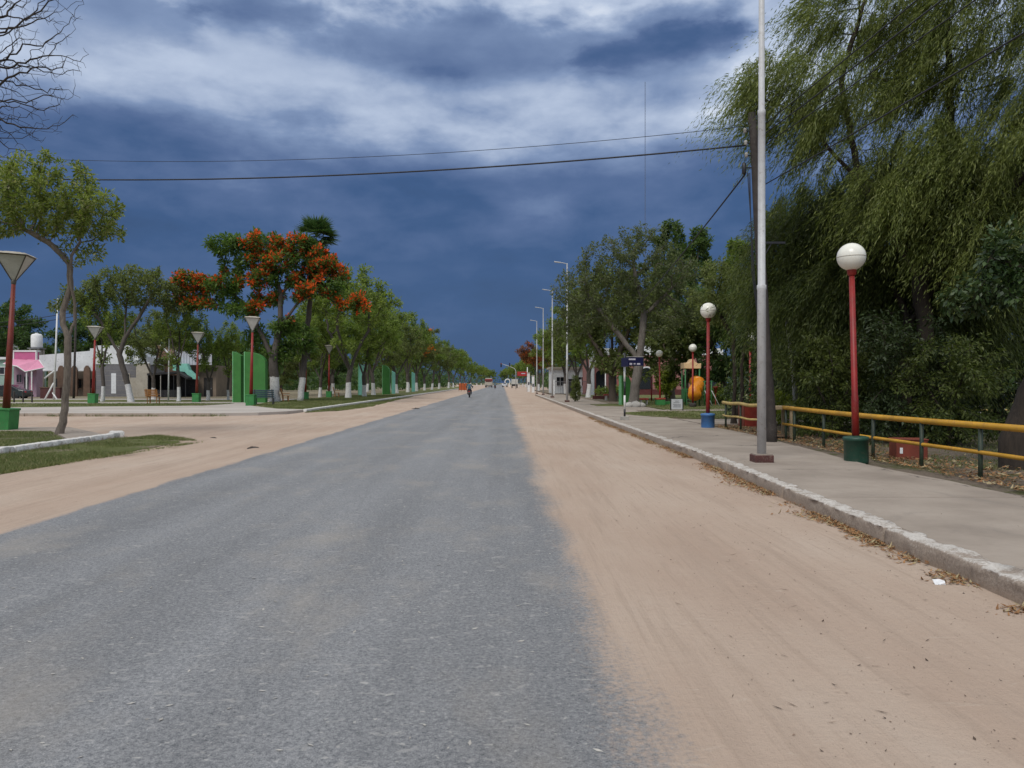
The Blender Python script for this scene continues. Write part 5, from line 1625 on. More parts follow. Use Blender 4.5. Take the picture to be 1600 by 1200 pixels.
# ------------------------------------------------------------------ signs
t = thing('street_sign', 'navy street name sign on a black and white banded post', 'street sign', (X_at(976, 30.7), 30.7, 0.148))
part('footing', MB().box((0, 0, 0.06), (0.30, 0.24, 0.16)), 'stone_pale', t, bevel=0.015)
zz = [0.14, 0.42, 0.96, 1.50, 2.06, 2.62]
for k in range(5):
    part('band', MB().tube([(0, 0, zz[k]), (0, 0, zz[k + 1])], 0.040, 14), 'white_paint' if k in (1, 3) else 'black_metal', t, True)
part('band', MB().tube([(0, 0, 0.10), (0, 0, 0.141)], 0.040, 14), 'white_paint', t, True)
pl = part('plate', MB().box((0.40, -0.02, 2.28), (0.66, 0.03, 0.34), Matrix.Rotation(R(5), 3, 'Z')), 'sign_navy', t, bevel=0.008)
rm = Matrix.Rotation(R(5), 3, 'Z')
for (x, z, w_, h_) in ((-0.12, 0.085, 0.27, 0.06), (-0.17, -0.095, 0.10, 0.075), (-0.02, -0.09, 0.07, 0.05), (0.14, -0.095, 0.13, 0.06)):
    part('lettering', MB().box(Vector((0.40, -0.02, 2.28)) + rm @ Vector((x, -0.018, z)), (w_, 0.004, h_), rm), 'sign_letter', pl)
r2 = Matrix.Rotation(R(-76), 3, 'Z')
part('plate', MB().box((-0.05, -0.36, 2.24), (0.66, 0.03, 0.34), r2), 'sign_navy', t, bevel=0.008)
part('edge_strip', MB().box((0.40, -0.02, 2.466), (0.68, 0.035, 0.02), rm), 'stone_pale', t)

t = thing('notice_board', 'low white notice board between two black posts on the lawn edge', 'notice board', (X_at(1057.5, 40.6), 40.6, 0.172))
for x in (-0.31, 0.31):
    part('post', MB().box((x, 0, 0.29), (0.05, 0.05, 0.62)), 'black_metal', t)
bd = part('board', MB().box((0, -0.01, 0.32), (0.57, 0.025, 0.52)), 'board_white', t, bevel=0.004)
for z, w_, x in ((0.48, 0.2, 0), (0.40, 0.3, -0.02), (0.30, 0.40, 0), (0.24, 0.36, 0.02), (0.18, 0.40, 0.0)):
    part('line_of_text', MB().box((x, -0.025, z), (w_, 0.004, 0.022)), 'letter_dark', bd)

# ------------------------------------------------------------------ playground
t = thing('play_tower', 'green playground tower with orange tube slide and cream roof', 'playground', (X_at(1080, 49), 49, 0.175))
for x, y in ((-0.47, -0.45), (0.40, -0.45), (-0.47, 0.45), (0.40, 0.45)):
    part('post', MB().tube([(x, y, -0.1), (x, y, 2.35)], 0.045, 10), 'play_green', t, True)
rf = part('roof', MB().prism([(-0.55, 2.30), (0.48, 2.30), (0.50, 2.62), (0.30, 2.60), (0.12, 2.72), (0.04, 2.88), (-0.04, 2.90), (-0.14, 2.74), (-0.32, 2.62), (-0.55, 2.66)], -0.52, 0.52, axis='y'), 'roof_cream', t, bevel=0.02)
part('deck', MB().box((-0.03, 0, 1.02), (0.9, 0.95, 0.07)), 'play_green', t)
part('side_panel', MB().box((-0.48, 0, 0.62), (0.05, 0.8, 0.75)), 'play_green', t)
part('tube_slide', MB().tube([(0.25, 0.1, 1.52), (0.30, -0.45, 1.45), (0.22, -0.85, 1.28), (0.02, -1.12, 1.10), (-0.14, -1.35, 0.95), (-0.20, -1.7, 0.86)], [0.36, 0.37, 0.37, 0.36, 0.36, 0.36], 20), 'slide_orange', t, True)
fl = MB()
for p, q in (((0.30, -0.50, 1.44), (0.29, -0.56, 1.42)), ((0.06, -1.08, 1.08), (0.02, -1.13, 1.04)), ((-0.20, -1.68, 0.73), (-0.21, -1.75, 0.71))):
    fl.tube([p, q], 0.40, 20)
part('flange', fl, 'slide_orange', t, True)
part('support', MB().tube([(-0.12, -1.4, -0.1), (-0.12, -1.4, 0.5)], 0.04, 8), 'play_green', t)
b = MB()
for k in range(4):
    b.tube([(-0.42, -0.62, 0.15 + 0.24 * k), (-0.05, -0.62, 0.15 + 0.24 * k)], 0.02, 6)
part('ladder', b.tube([(-0.42, -0.66, 0), (-0.42, -0.5, 1.05)], 0.022, 6).tube([(-0.05, -0.66, 0), (-0.05, -0.5, 1.05)], 0.022, 6), 'play_green', t)

t = thing('swing_frame', 'green swing frame with pale slanted legs right of the tube slide', 'swing', (X_at(1106, 48), 48, 0.175))
for x in (-0.2, 0.22):
    part('post', MB().tube([(x, 0, -0.1), (x, 0, 1.55)], 0.04, 8), 'play_green', t, True)
    part('slant_leg', MB().tube([(x - 0.02, -0.1, 0.95), (x + 0.42, -0.25, 0.02)], 0.026, 8), 'galvanised', t, True)
part('crossbar', MB().tube([(-0.3, 0, 1.5), (0.32, 0, 1.5)], 0.035, 8), 'play_green', t, True)

o = part('low_wall', MB().prism([(0, 0), (1.55, 0), (1.55, 0.24), (0.10, 0.24), (0, 0.12)], -0.1, 0.2, axis='y', loc=(X_at(1034, 49.5), 50.5, 0.16)), 'green_box', None, bevel=0.01)
tag(o, 'low green wall between the green lamp box and the play tower', 'wall')
t = thing('trash_basket', 'red basket on a thin stand beside the swing frame', 'basket', (X_at(1118, 50), 50, 0.175))
part('basket', MB().lathe([(0.07, 0.75), (0.13, 1.12), (0.17, 1.13), (0.17, 1.17)], 14), 'seat_red', t, True)
part('stand', MB().tube([(0, 0, -0.05), (0, 0, 0.77)], 0.025, 8), 'seat_red', t)


def seat_block(px, Y, label, w_, d_, h_):
    t = thing('concrete_seat', label, 'seat', (X_at(px, Y), Y, 0.17), 0, 'red topped concrete seats')
    part('seat', MB().box((0, 0, h_), (w_, d_, 0.12)), 'seat_red', t, bevel=0.015)
    for s in (-1, 1):
        part('leg', MB().box((s * w_ * 0.34, 0, h_ / 2 - 0.05), (w_ * 0.14, d_ * 0.8, h_)), 'stone_pale', t, bevel=0.01)


seat_block(1006, 51, 'red topped concrete seat right of the half-bare tree', 0.55, 0.45, 0.38)
seat_block(955, 66, 'orange-red concrete seat in front of the light bush', 1.25, 0.5, 0.42)
o = part('low_wall', MB().prism([(0, 0), (3.0, 0), (3.0, 0.30), (0, 0.30)], -0.12, 0.12, axis='y', loc=(X_at(926, 70), 70, 0.15)), 'plinth_red', None, bevel=0.02)
tag(o, 'long low dark red wall left of the planter seats', 'wall')

# rocks and roots at the foot of the half-bare tree
for k, (px, s) in enumerate(((983, 0.55), (994, 0.7), (1003, 0.5))):
    b = MB()
    b.sphere((0, 0, 0.12 * s), 0.5 * s, 12, 8, 0, (1, 0.8, 0.7))
    rr = random.Random(k)
    b.v = [(x * rr.uniform(0.85, 1.15), y * rr.uniform(0.85, 1.15), z * rr.uniform(0.85, 1.15)) for x, y, z in b.v]
    o = part('rock', b, 'stone_pale', None, True)
    o.location = (X_at(px, 47), 47, 0.17)
    tag(o, ['pale rock left of the half-bare trunk', 'largest pale rock at the foot of the half-bare trunk', 'pale rock right of the half-bare trunk by the red seat'][k], 'rock', 'rocks around the half-bare tree')


# ------------------------------------------------------------------ green monument panels
def green_panel(px, Y, label, w_, h_, rot, mat='monument_green', edge='monument_edge', round_=True, name='painted_panel'):
    t = thing(name, label, 'monument', (X_at(px, Y), Y, 0.15), R(rot), 'green painted plaza panels')
    pts = [(-w_ / 2, -0.05), (w_ / 2, -0.05), (w_ / 2, h_ * 0.78)]
    pts += [(w_ / 2 - w_ * 0.9 * (1 - math.cos(a)), h_ * 0.78 + h_ * 0.22 * math.sin(a)) for a in np.linspace(0.2, 1.45, 7)] if round_ else [(w_ / 2, h_ * 0.92)]
    pts += [(-w_ / 2, h_)]
    part('body', MB().prism(pts, -0.22, 0.22, axis='y'), mat, t, bevel=0.015)
    part('edge_band', MB().box((-w_ / 2 - 0.03, 0, h_ / 2), (0.055, 0.5, h_ + 0.02)), edge, t, bevel=0.006)
    return t


green_panel(400.5, 57.5, 'wide green painted monument panel with rounded top beside the flamboyant', 1.55, 3.7, -6)
green_panel(373, 58.3, 'narrow green monument panel standing left of the rounded one', 0.62, 3.75, -14, round_=False)
green_panel(604, 97, 'green panel between the street trunks further along the kerb', 0.85, 3.6, -10)
green_panel(565, 90, 'pale turquoise panel behind the second street tree', 0.6, 3.6, -5, 'mint_paint', 'monument_edge', False)
green_panel(615, 103, 'slim turquoise panel just behind the green street panel', 0.4, 3.0, 0, 'mint_paint', 'monument_edge', False)
green_panel(646, 128, 'far turquoise panel among the kerb trees', 0.5, 3.2, 0, 'mint_paint', 'monument_edge', False)
green_panel(977, 51, 'pointed green panel leaning against the half-bare tree behind the street sign', 0.62, 1.9, 8)


# ------------------------------------------------------------------ benches
def bench(px, Y, rot, label, wood, iron, z=0.16, w_=1.25, group='plaza benches'):
    t = thing('park_bench', label, 'bench', (X_at(px, Y), Y, z), R(rot), group)
    for k in range(4):
        part('seat_slat', MB().box((0, -0.16 + 0.115 * k, 0.45), (w_, 0.095, 0.035)), wood, t, bevel=0.005)
    tl = Matrix.Rotation(R(-14), 3, 'X')
    for k in range(4):
        z_ = 0.55 + 0.125 * k
        part('back_slat', MB().box((0, 0.26 + 0.26 * (z_ - 0.45), z_), (w_, 0.03, 0.10), tl), wood, t, bevel=0.005)
    for s in (-1, 1):
        x = s * (w_ / 2 - 0.12)
        part('leg', MB().box((x, -0.15, 0.2), (0.06, 0.06, 0.45)), iron, t)
        part('leg', MB().tube([(x, 0.2, -0.02), (x, 0.25, 0.45), (x, 0.42, 1.02)], 0.032, 6), iron, t)
        part('armrest', MB().box((x, 0.0, 0.64), (0.06, 0.5, 0.04)), iron, t)
    return t


bench(240, 54.5, 176, 'orange wooden slat bench facing the houses on the first plaza lawn', 'wood_orange', 'wood_orange', w_=0.9)
bench(413.5, 51.5, 184, 'blue-grey bench between the funnel lamp and the flamboyant trunk', 'bench_blue', 'bench_iron', w_=1.35)
bench(447, 60, 110, 'orange wooden bench between the flamboyant and the fan palm', 'wood_orange', 'wood_orange', w_=1.1)
bench(527, 78, 100, 'small far wooden bench under the street trees', 'wood_orange', 'wood_orange')

# short dark bollards on the plaza edge
for k, (px, lab) in enumerate(((22, 'leftmost short dark bollard beside the dark car'), (36, 'middle short dark bollard of three before the kiosk'), (50, 'short dark bollard nearest the maroon counter'))):
    o = part('bollard', MB().lathe([(0.055, -0.1), (0.06, 0.0), (0.055, 0.72), (0.06, 0.76), (0.04, 0.82)], 12), 'post_dark', None, True)
    o.location = (X_at(px, 58), 58, 0.15)
    tag(o, lab, 'bollard', 'dark bollards before the kiosk')

# ------------------------------------------------------------------ houses beyond the plaza
def wallbox(b, x0, x1, y0, y1, z0, z1, mi=0):
    return b.box(((x0 + x1) / 2, (y0 + y1) / 2, (z0 + z1) / 2), (x1 - x0, y1 - y0, z1 - z0), None, mi)


def house(name, label, cat, px0, px1, Y):
    return thing(name, label, cat, (X_at(px0, Y), Y, -0.02)), (px1 - px0) * Y / F


def window(t, x, z, w_, h_, frame='white_paint', y=0.0, glass='dark_glass'):
    f = part('window', MB().box((x, y - 0.03, z + h_ / 2 + 0.04), (w_ + 0.14, 0.07, 0.07)).box((x, y - 0.03, z - h_ / 2 - 0.04), (w_ + 0.14, 0.09, 0.07)).box((x - w_ / 2 - 0.035, y - 0.03, z), (0.07, 0.07, h_)).box((x + w_ / 2 + 0.035, y - 0.03, z), (0.07, 0.07, h_)).box((x, y - 0.03, z), (0.04, 0.05, h_)), frame, t)
    part('pane', MB().box((x, y - 0.008, z), (w_, 0.012, h_)), glass, f)
    return f


def door(t, x, w_, h_, mat='opening_dark', y=0.0, z0=0.05):
    d = part('door', MB().box((x, y - 0.02, z0 + h_ / 2), (w_, 0.06, h_)), mat, t, bevel=0.006)
    part('handle', MB().box((x + w_ * 0.36, y - 0.07, z0 + h_ * 0.46), (0.04, 0.05, 0.14)), 'chrome', d)
    return d


# pale green house at the edge
t, W_ = house('house', 'pale green house with white eaves at the edge behind the dark car', 'house', -60, 21.5, 84)
part('wall', wallbox(MB(), 0, W_, 0, 6, -0.3, 4.1), 'wall_pale_green', t)
part('roof', wallbox(MB(), -0.2, W_ - 0.02, -0.35, 6.2, 4.1, 4.35), 'wall_white', t)
window(t, 1.6, 1.9, 1.1, 1.2)
window(t, 4.6, 2.9, 1.0, 0.7)
door(t, 3.2, 0.95, 2.1)
# pink kiosk
Yk = 80.0
t, W_ = house('kiosk', 'pink kiosk with gabled pink awning and white posts', 'kiosk', 22, 57, Yk)
part('wall', wallbox(MB(), 0, W_, 0, 1.1, -0.3, 3.3), 'wall_lilac', t)
part('fascia', wallbox(MB(), 0.02, W_ - 0.02, -0.05, 0.5, 3.3, 4.75), 'wall_pink', t)
tr_ = MB()
wallbox(tr_, -0.06, W_ + 0.06, -0.12, 0.6, 4.75, 4.92)
wallbox(tr_, -0.06, 0.06, -0.1, 0.1, 3.9, 4.75)
wallbox(tr_, W_ - 0.06, W_ + 0.06, -0.1, 0.1, 3.9, 4.75)
part('trim', tr_, 'white_paint', t)
aw = MB()
aw.add([(-0.15, -0.06, 4.05), (W_ * 0.62, -0.06, 3.95), (W_ * 0.55, -1.5, 3.28), (-0.15, -1.5, 3.55)], [(0, 1, 2, 3)])
aw.add([(W_ * 0.62, -0.06, 4.0), (W_ + 0.3, -0.06, 3.95), (W_ + 1.3, -0.8, 3.15), (W_ * 0.9, -1.5, 2.75), (W_ * 0.55, -1.5, 3.28)], [(0, 1, 2, 3, 4)])
aw.add([(-0.15, -0.06, 4.00), (W_ * 0.62, -0.06, 3.90), (W_ * 0.55, -1.5, 3.22), (-0.15, -1.5, 3.49)], [(3, 2, 1, 0)])
aw.add([(W_ * 0.62, -0.06, 3.94), (W_ + 0.3, -0.06, 3.90), (W_ + 1.3, -0.8, 3.09), (W_ * 0.9, -1.5, 2.69), (W_ * 0.55, -1.5, 3.22)], [(4, 3, 2, 1, 0)])
a_ = part('awning', aw, 'roof_pink', t)
part('awning_edge', MB().tube([(-0.15, -1.52, 3.52), (W_ * 0.55, -1.52, 3.25), (W_ * 0.9, -1.52, 2.72), (W_ + 1.3, -0.82, 3.12), (W_ + 0.3, -0.08, 3.93)], 0.06, 6), 'white_paint', a_)
for x in (0.05, W_ * 0.93, W_ + 0.35):
    part('post', wallbox(MB(), x - 0.05, x + 0.05, -1.45, -1.33, -0.1, 3.3 if x < 1 else 2.75), 'white_paint', t)
window(t, 0.55, 2.05, 0.5, 0.8, 'wall_lilac')
door(t, 1.25, 0.4, 2.2)
part('poster', wallbox(MB(), 1.6, 1.95, -0.02, 0.0, 0.9, 2.2), 'wall_pink', t)
# water tanks
for px, Y, z0, z1, r_k, lab in ((57.5, 87, 5.4, 7.05, 0.58, 'white water tank on a concrete tower behind the kiosk'), (22.5, 90, 4.6, 5.95, 0.42, 'small white water tank on the roof left of the kiosk')):
    t = thing('water_tank', lab, 'water tank', (X_at(px, Y), Y, -0.02), 0, 'white rooftop water tanks')
    tw = MB()
    for sx in (-1, 1):
        for sy in (-1, 1):
            tw.box((sx * r_k * 0.75, sy * r_k * 0.75, z0 / 2), (0.22, 0.22, z0))
    tw.box((0, 0, z0 * 0.8), (r_k * 1.5, r_k * 1.5, z0 * 0.34))
    part('tower', tw, 'wall_beige', t)
    part('slab', MB().box((0, 0, z0), (r_k * 2.3, r_k * 2.3, 0.12)), 'wall_grey', t)
    tk = part('tank', MB().lathe([(r_k * 0.96, z0 + 0.06), (r_k, z0 + 0.2), (r_k, z1 - 0.25), (r_k * 0.8, z1 - 0.08), (r_k * 0.25, z1)], 20), 'white_paint', t, True)
    part('lid', MB().lathe([(r_k * 0.3, z1 - 0.02), (r_k * 0.3, z1 + 0.06), (r_k * 0.1, z1 + 0.08)], 14), 'wall_white', tk, True)
# long white building with brown arched columns
Yb = 84.0
t, W_ = house('shop_building', 'long building with stained white parapet over brown arched columns', 'building', 60, 149.5, Yb)
wl = wallbox(MB(), 0, W_, 1.8, 8, -0.3, 3.2)
part('wall', wl, 'wall_tan', t)
part('parapet', MB().prism([(0.0, 3.0), (W_, 3.0), (W_, 5.3), (W_ - 0.6, 5.28), (W_ - 0.62, 5.02), (0.0, 4.55)], 0.0, 0.35, axis='y'), 'wall_white', t)
part('cornice', wallbox(MB(), -0.05, W_ - 0.02, -0.12, 0.4, 2.86, 3.0), 'wall_white', t)
for px in (97.5, 118, 138):
    x = (px - 60) * Yb / F
    part('column', MB().prism([(x - 0.36, -0.1), (x + 0.36, -0.1), (x + 0.34, 2.9), (x + 0.27, 3.2), (x + 0.12, 3.42), (x, 3.46), (x - 0.12, 3.42), (x - 0.27, 3.2), (x - 0.34, 2.9)], -0.35, -0.15, axis='y'), 'column_brown', t, bevel=0.02)
for px in (75, 108, 128):
    window(t, (px - 60) * Yb / F, 1.5, 0.8, 1.0, 'column_brown', 1.8)
part('bench_rail', wallbox(MB(), 3.9, W_ - 0.8, 0.9, 1.1, 0.9, 1.05), 'column_brown', t)
# grey block building
t, W_ = house('block_building', 'grey block building with white upper storey behind whitewashed trees', 'building', 150, 212, 82)
part('wall', wallbox(MB(), 0, W_, 0, 7, -0.3, 3.55), 'wall_grey', t)
part('upper_wall', wallbox(MB(), -0.02, W_ - 0.6, -0.06, 6.5, 3.55, 5.5), 'wall_white', t)
part('upper_wall', wallbox(MB(), W_ - 0.58, W_ + 0.1, 0.4, 6.5, 3.55, 4.4), 'wall_white', t)
for k in range(6):
    part('block_course', wallbox(MB(), 0.0, W_, -0.012, 0.0, 0.35 + 0.5 * k, 0.365 + 0.5 * k), 'wall_beige', t)
part('poster', wallbox(MB(), 1.6, 2.1, -0.03, -0.01, 0.5, 2.6), 'wall_white', t)
window(t, 3.2, 2.2, 0.6, 0.6, 'wall_beige')
door(t, 3.9, 0.8, 2.1, 'wall_beige')
# beige wall + brown roofed house
t, W_ = house('garden_wall', 'beige plastered wall between the grey block building and the black stall', 'wall', 212.5, 233, 81)
part('wall', wallbox(MB(), 0, W_, 0, 0.3, -0.2, 3.6), 'wall_beige', t)
part('coping', wallbox(MB(), -0.03, W_ + 0.03, -0.06, 0.36, 3.6, 3.72), 'wall_white', t)
t, W_ = house('house', 'brown brick house with pitched roof behind the black stall', 'house', 214, 276, 90)
part('wall', wallbox(MB(), 0, W_, 0, 6, -0.3, 3.9), 'brick_brown', t)
part('roof', MB().prism([(-0.3, 3.9), (W_ + 0.3, 3.9), (W_ * 0.62, 5.9), (W_ * 0.38, 5.9)], -0.3, 6.3, axis='y'), 'brick_brown', t)
part('bargeboard', MB().tube([(W_ + 0.3, -0.35, 3.9), (W_ * 0.62, -0.35, 5.9)], 0.09, 6), 'white_paint', t)
window(t, 2.2, 2.2, 1.0, 1.0)
# black canvas stall
t = thing('market_stall', 'black canvas stall with open front beside the white flag pole', 'stall', (X_at(231, 78), 78, -0.02))
W_ = 61 * 78 / F
part('canopy', MB().prism([(0, 2.55), (W_ * 0.75, 2.75), (W_ + 0.1, 2.15), (W_ + 0.1, 1.95), (W_ * 0.75, 2.55), (0, 2.35)], -0.2, 2.6, axis='y'), 'canvas_black', t)
part('back_wall', wallbox(MB(), 0, W_, 2.4, 2.5, -0.1, 2.4), 'canvas_black', t)
part('side_wall', wallbox(MB(), 0, 0.08, 0, 2.4, -0.1, 2.4), 'canvas_black', t)
for x in (0.05, 1.3, 2.6, W_ - 0.1):
    part('post', wallbox(MB(), x - 0.03, x + 0.03, -0.1, -0.04, -0.1, 2.4 if x < 3 else 2.1), 'stone_pale' if 1 < x < 2 else 'black_metal', t)
part('counter', wallbox(MB(), 0.3, W_ * 0.8, 0.2, 0.7, -0.1, 0.9), 'canvas_black', t)
# tin roofed shop with turquoise awning
t, W_ = house('shop', 'shop with white corrugated tin fascia and turquoise sloping awning', 'shop', 274, 331, 80)
part('wall', wallbox(MB(), 0, W_, 1.2, 6, -0.3, 3.4), 'wall_tan', t)
b = MB()
n = 26
for k in range(n):
    x0, x1 = W_ * k / n, W_ * (k + 1) / n
    b.box(((x0 + x1) / 2, 0.0 if k % 2 else 0.05, 4.18), ((x1 - x0) * 1.0, 0.06, 1.5))
part('tin_fascia', b, 'tin_roof', t)
part('roof', wallbox(MB(), -0.05, W_ + 0.05, 0.09, 6, 4.7, 4.8), 'tin_roof', t)
part('awning', MB().prism([(0.1, 3.55), (1.5, 3.55), (1.75, 2.9), (2.5, 2.2), (2.5, 1.95), (2.0, 2.0), (1.3, 2.7), (0.1, 2.85)], -0.9, -0.2, axis='y'), 'mint_paint', t, bevel=0.02)
door(t, 2.9, 0.9, 2.1, 'opening_dark', 1.2)
window(t, 1.2, 1.6, 1.0, 1.1, 'mint_paint', 1.2)
# maroon counter, white braced pole, dark pole, flag pole
t = thing('street_counter', 'maroon boxy counter behind the white braced pole', 'counter', (X_at(62.5, 72), 72, -0.02))
W_ = 31 * 72 / F
part('body', wallbox(MB(), 0, W_, 0, 0.8, -0.05, 1.15), 'maroon_paint', t, bevel=0.02)
part('top', wallbox(MB(), -0.05, W_ + 0.05, -0.05, 0.85, 1.15, 1.22), 'column_brown', t)
for x in (0.1, W_ - 0.1):
    part('leg', wallbox(MB(), x - 0.06, x + 0.06, -0.04, 0.08, -0.1, 0.15), 'post_dark', t)
t = thing('braced_pole', 'white pole with diagonal braces in front of the maroon counter', 'pole', (X_at(84, 68), 68, -0.02))
part('pole', MB().tube([(0, 0, -0.1), (0.35, 0, 8.9)], [0.085, 0.06], 10), 'white_paint', t, True)
part('brace', MB().tube([(-0.75, -0.2, 0.0), (0.0, 0, 1.6)], 0.07, 8), 'white_paint', t, True)
part('brace', MB().tube([(-0.85, 0.1, 2.0), (0.05, 0, 2.65)], 0.07, 8), 'white_paint', t, True)
part('brace', MB().tube([(0.55, -0.2, -0.05), (-0.1, 0, 0.75)], 0.06, 8), 'white_paint', t, True)
t = thing('dark_pole', 'thin dark pole with crossarm before the arched columns', 'pole', (X_at(115, 72), 72, -0.02), 0, None, (0, R(1.6)))
part('pole', MB().tube([(0, 0, -0.1), (0, 0, 8.4)], [0.11, 0.085], 10), 'post_dark', t, True)
part('crossarm', wallbox(MB(), -0.5, 0.75, -0.05, 0.05, 8.05, 8.15), 'post_dark', t)
o = part('flag_pole', MB().tube([(X_at(263, 62), 62, 0.1), (X_at(264.5, 62), 62, 5.1)], [0.06, 0.05], 10), 'white_paint', None, True)
tag(o, 'plain white pole beside the orange wooden bench', 'pole')
cable((X_at(118, 72), 72, 8.1), (X_at(-150, 84), 84, 8.0), 0.6, 0.03, 'wire left of the dark pole over the kiosk')
cable((X_at(118, 72), 72, 7.7), (X_at(-150, 84), 84, 7.55), 0.6, 0.03, 'lower wire left of the dark pole over the kiosk')
cable((X_at(119, 72), 72, 8.1), (X_at(300, 90), 90, 7.4), 0.7, 0.03, 'wire right of the dark pole behind the umbrella tree')

# pink building behind the park
Yp = 96.0
t, W_ = house('church_building', 'pink building with white cornice and arched windows behind the park trees', 'building', 922, 1128, Yp)
part('wall', wallbox(MB(), 0, W_, 0, 9, -0.3, 5.0), 'church_pink', t)
part('cornice', wallbox(MB(), -0.1, W_ + 0.1, -0.15, 9.1, 5.0, 5.8), 'wall_white', t)
part('corner_pilaster', wallbox(MB(), -0.08, 0.5, -0.12, 0.2, -0.2, 5.0), 'wall_white', t)
part('plinth', wallbox(MB(), 0.5, W_ + 0.03, -0.08, 0.2, -0.2, 0.8), 'plinth_red', t)
part('gable', MB().prism([(5.6, 5.8), (9.8, 5.8), (9.4, 6.6), (8.6, 7.3), (7.7, 7.55), (6.8, 7.3), (6.0, 6.6)], -0.1, 0.5, axis='y'), 'wall_white', t)
for k, px in enumerate((938, 960, 1010, 1048, 1090, 1112)):
    x = (px - 922) * Yp / F
    w_ = 0.85 if px == 1010 else 0.55
    pts = [(x - w_, 0.85), (x + w_, 0.85), (x + w_, 2.6)] + [(x + w_ * math.cos(a), 2.6 + w_ * math.sin(a)) for a in np.linspace(0.3, 2.84, 8)] + [(x - w_, 2.6)]
    f = part('window', MB().prism([(x + (q - x) * 1.22, 0.75 + (z - 0.75) * 1.06) for q, z in pts], -0.09, 0.0, axis='y'), 'wall_white' if px == 1010 else 'church_pink', t)
    part('pane', MB().prism(pts, -0.105, -0.092, axis='y'), 'dark_glass', f)
for k in range(3):
    part('buttress', wallbox(MB(), 3.2 + k * 4.4, 3.55 + k * 4.4, -0.14, 0.1, 0.8, 5.0), 'church_pink', t)

# low house at the far side of the street on the right
t, W_ = house('house', 'white fronted house glimpsed behind the tall street lights', 'house', 862, 925, 112)
part('wall', wallbox(MB(), 0, W_, 0, 7, -0.3, 3.6), 'wall_white', t)
part('roof', wallbox(MB(), -0.3, W_ + 0.3, -0.4, 7.3, 3.6, 3.85), 'wall_beige', t)
window(t, 1.2, 1.8, 1.0, 1.2)
window(t, 4.2, 1.8, 1.0, 1.2)
door(t, 2.7, 0.9, 2.1)
t = thing('iron_fence', 'grey bar fence with white piers between the far lamp posts', 'fence', (X_at(864, 100), 100, 0.0))
for k in range(4):
    part('pier', wallbox(MB(), k * 1.7, k * 1.7 + 0.25, -0.12, 0.12, -0.1, 2.0), 'wall_white', t)
b = MB()
for k in range(22):
    b.box((0.3 + k * 0.22, 0, 0.95), (0.035, 0.035, 1.7))
part('bars', b.box((2.6, 0, 1.75), (5.1, 0.05, 0.06)).box((2.6, 0, 0.2), (5.1, 0.05, 0.06)), 'wall_grey', t)

# ------------------------------------------------------------------ vehicles, riders, far street furniture
def wheel(t, c, r, wd, axis='x', name='wheel', parent_rim='chrome'):
    rot = Matrix.Rotation(R(90), 3, 'Y') if axis == 'x' else Matrix.Rotation(R(90), 3, 'X')
    o = link(name, None, t, c)
    part('tyre', MB().lathe([(r * 0.62, -wd / 2), (r * 0.9, -wd / 2), (r, -wd / 4), (r, wd / 4), (r * 0.9, wd / 2), (r * 0.62, wd / 2)], 20, rot=rot), 'rubber', o, True)
    part('rim', MB().lathe([(r * 0.2, -wd * 0.40), (r * 0.64, -wd * 0.36), (r * 0.64, wd * 0.36), (r * 0.2, wd * 0.40)], 16, rot=rot), parent_rim, o, True)
    return o


def motorcycle(loc, label, rotz=0.0):
    t = thing('motorcycle', label, 'motorcycle', loc, rotz)
    for y in (-0.60, 0.62):
        wheel(t, (0, y, 0.29), 0.29, 0.10)
    part('frame', MB().tube([(0, -0.55, 0.32), (0, -0.2, 0.42), (0, 0.35, 0.45), (0, 0.5, 0.95)], [0.05, 0.11, 0.09, 0.045], 8), 'moto_maroon', t, True)
    part('engine', MB().box((0, 0.05, 0.38), (0.26, 0.38, 0.26)), 'black_metal', t, bevel=0.03)
    part('seat', MB().box((0, -0.32, 0.74), (0.24, 0.72, 0.10)), 'rubber', t, bevel=0.04)
    part('tail', MB().prism([(-0.80, 0.66), (-0.4, 0.52), (-0.1, 0.55), (-0.1, 0.69), (-0.7, 0.70)], -0.11, 0.11, axis='x'), 'moto_maroon', t, bevel=0.02)
    part('tail_light', MB().box((0, -0.82, 0.66), (0.16, 0.04, 0.08)), 'lens_red', t, bevel=0.01)
    part('number_plate', MB().box((0, -0.80, 0.52), (0.18, 0.02, 0.13)), 'stone_pale', t)
    part('rear_fender', MB().tube([(0, -0.45, 0.62), (0, -0.72, 0.6), (0, -0.9, 0.42)], [0.06, 0.07, 0.05], 8), 'black_metal', t, True)
    part('fork', MB().tube([(-0.08, 0.62, 0.29), (-0.08, 0.45, 0.95)], 0.03, 6).tube([(0.08, 0.62, 0.29), (0.08, 0.45, 0.95)], 0.03, 6), 'chrome', t)
    part('handlebar', MB().tube([(-0.36, 0.32, 1.04), (-0.15, 0.44, 0.98), (0.15, 0.44, 0.98), (0.36, 0.32, 1.04)], 0.02, 8), 'black_metal', t, True)
    for s in (-1, 1):
        part('mirror', MB().sphere((s * 0.34, 0.42, 1.2), 0.055, 10, 6, 0, (1.2, 0.4, 0.8)).tube([(s * 0.28, 0.38, 1.02), (s * 0.34, 0.42, 1.18)], 0.01, 5), 'black_metal', t, True)
    part('exhaust', MB().tube([(0.14, 0.1, 0.28), (0.16, -0.3, 0.28), (0.17, -0.78, 0.36)], [0.03, 0.045, 0.05], 8), 'chrome', t, True)
    return t


